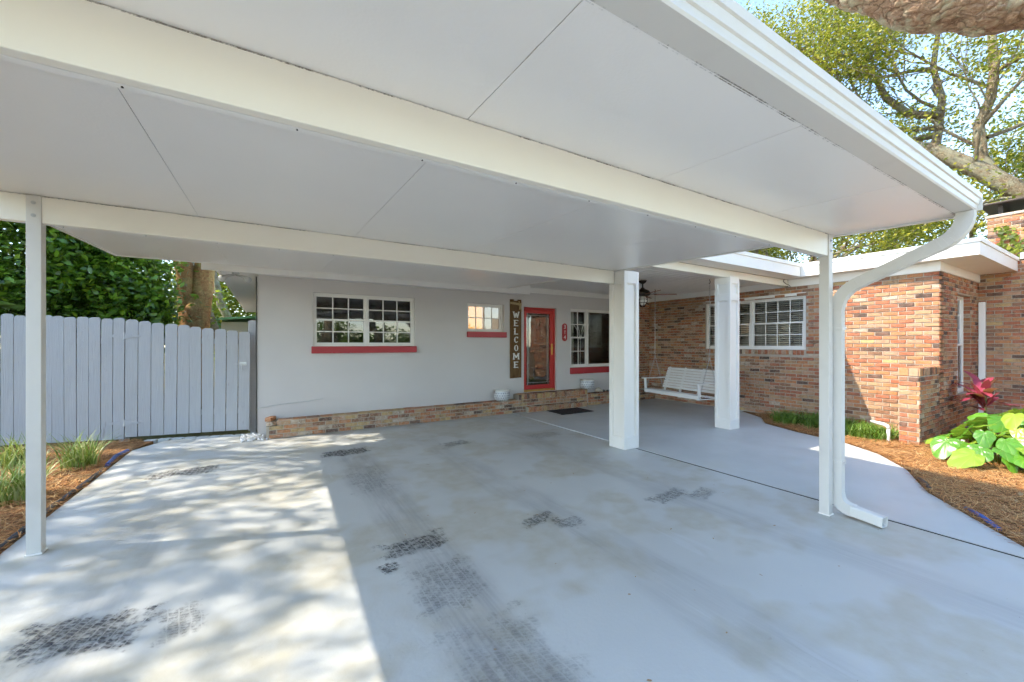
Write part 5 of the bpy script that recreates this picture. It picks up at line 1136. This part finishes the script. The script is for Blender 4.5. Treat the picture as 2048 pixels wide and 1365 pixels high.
# broad-leaved plant
def big_leaf(seed):
    r2 = random.Random(seed); vs_ = [(0,0,0)]; n = 22; f = []
    for k in range(n):
        a = 2*math.pi*k/n; rad = .46*(1+.10*math.cos(a)+.75*max(0,math.cos(a))**7) * (1+.05*math.sin(5*a+seed)+r2.uniform(-.02,.02)); rad *= (.62 if abs(a-math.pi) < .16 else .9 if abs(a-math.pi) < .45 else 1)
        for q in (.55, 1.0): x, y = rad*q*math.cos(a), rad*q*math.sin(a)*1.02; vs_.append((x+.12, y, .10*abs(y)**1.2 - .22*q*q*(rad) *(.7+.3*math.cos(a)) + .02*math.sin(6*a+q)))
    for k in range(n):
        a0, a1 = 1+2*k, 1+2*((k+1) % n); f += [(0,a0,a1), (a0,a0+1,a1+1,a1)]
    me = bpy.data.meshes.new('leaf'); me.from_pydata(vs_, [], f); me.materials.append(M['bigleaf']); me.polygons.foreach_set('use_smooth', [True]*len(f)); me.update(); return me
BL = [big_leaf(i) for i in range(4)]
def broad(cx, cy, n, spread, hmax, label, seed):
    t = thing('broadleaf_plant', (cx, cy, -.02), label, 'plant', 'broad leaved plants in the right bed'); r2 = random.Random(seed); m = MB()
    for k in range(n):
        a = r2.uniform(0,2*math.pi); rr_ = spread*math.sqrt(r2.random()); h = hmax*(1-.6*(rr_/spread)**1.5)*r2.uniform(.55,1); p = Vector((cx+rr_*math.cos(a), cy+rr_*math.sin(a), max(.10,h)))
        o = bpy.data.objects.new('leaf', BL[k % 4]); COL.objects.link(o); o.parent = t; o.location = p-t.location; s = r2.uniform(.15,.30); o.scale = (s,s,s); o.rotation_euler = (R(r2.uniform(-38,38)), R(r2.uniform(0,55)), a+R(r2.uniform(-50,50)))
        m.tube([(cx+rr_*.25*math.cos(a),cy+rr_*.25*math.sin(a),-.02),(cx+rr_*.7*math.cos(a),cy+rr_*.7*math.sin(a),p.z*.7),tuple(p)], [.008,.006,.004], 5)
    m.build('stems', M['stem'], t)
broad(7.75, 1.12, 52, .62, .50, 'bright green broad leaved plant in front of the ti plant', 5)
broad(8.75, .95, 60, .65, .80, 'taller green broad leaved plant toward the chimney wing', 6)
# dry leaves
lf = bpy.data.meshes.new('dry_leaf'); lf.from_pydata([(-.5,0,0),(-.15,.22,.05),(.25,.18,.02),(.5,0,.08),(.25,-.18,.03),(-.15,-.22,.06)], [], [(0,1,2,3),(0,3,4,5)]); lf.materials.append(M['dryleaf']); lf.update()
r2 = random.Random(44)
for k in range(34):
    x, y = (r2.uniform(5.0,8), r2.uniform(-.2,1.6)); 
    if x < 5.9 and y > .75: continue
    o = bpy.data.objects.new('dry_leaf', lf); COL.objects.link(o); o.location = (x,y,.045); s = r2.uniform(.04,.09); o.scale = (s,s,s); o.rotation_euler = (r2.uniform(-.3,.3), r2.uniform(-.3,.3), r2.uniform(0,6)); tag(o, 'curled brown dry leaf lying on the pine straw', 'leaf', 'fallen leaves on the pine straw')

for k in range(26):
    x, y = r2.uniform(.9,4.3), r2.uniform(1.1,3.6)
    o = bpy.data.objects.new('leaf_scrap', lf); COL.objects.link(o); o.location = (x,y,.013); s = r2.uniform(.012,.032); o.scale = (s,s,s*.8); o.rotation_euler = (r2.uniform(-.2,.2), r2.uniform(-.2,.2), r2.uniform(0,6)); tag(o, 'tiny brown leaf scrap on the bare driveway concrete', 'leaf', 'leaf scraps on the driveway')
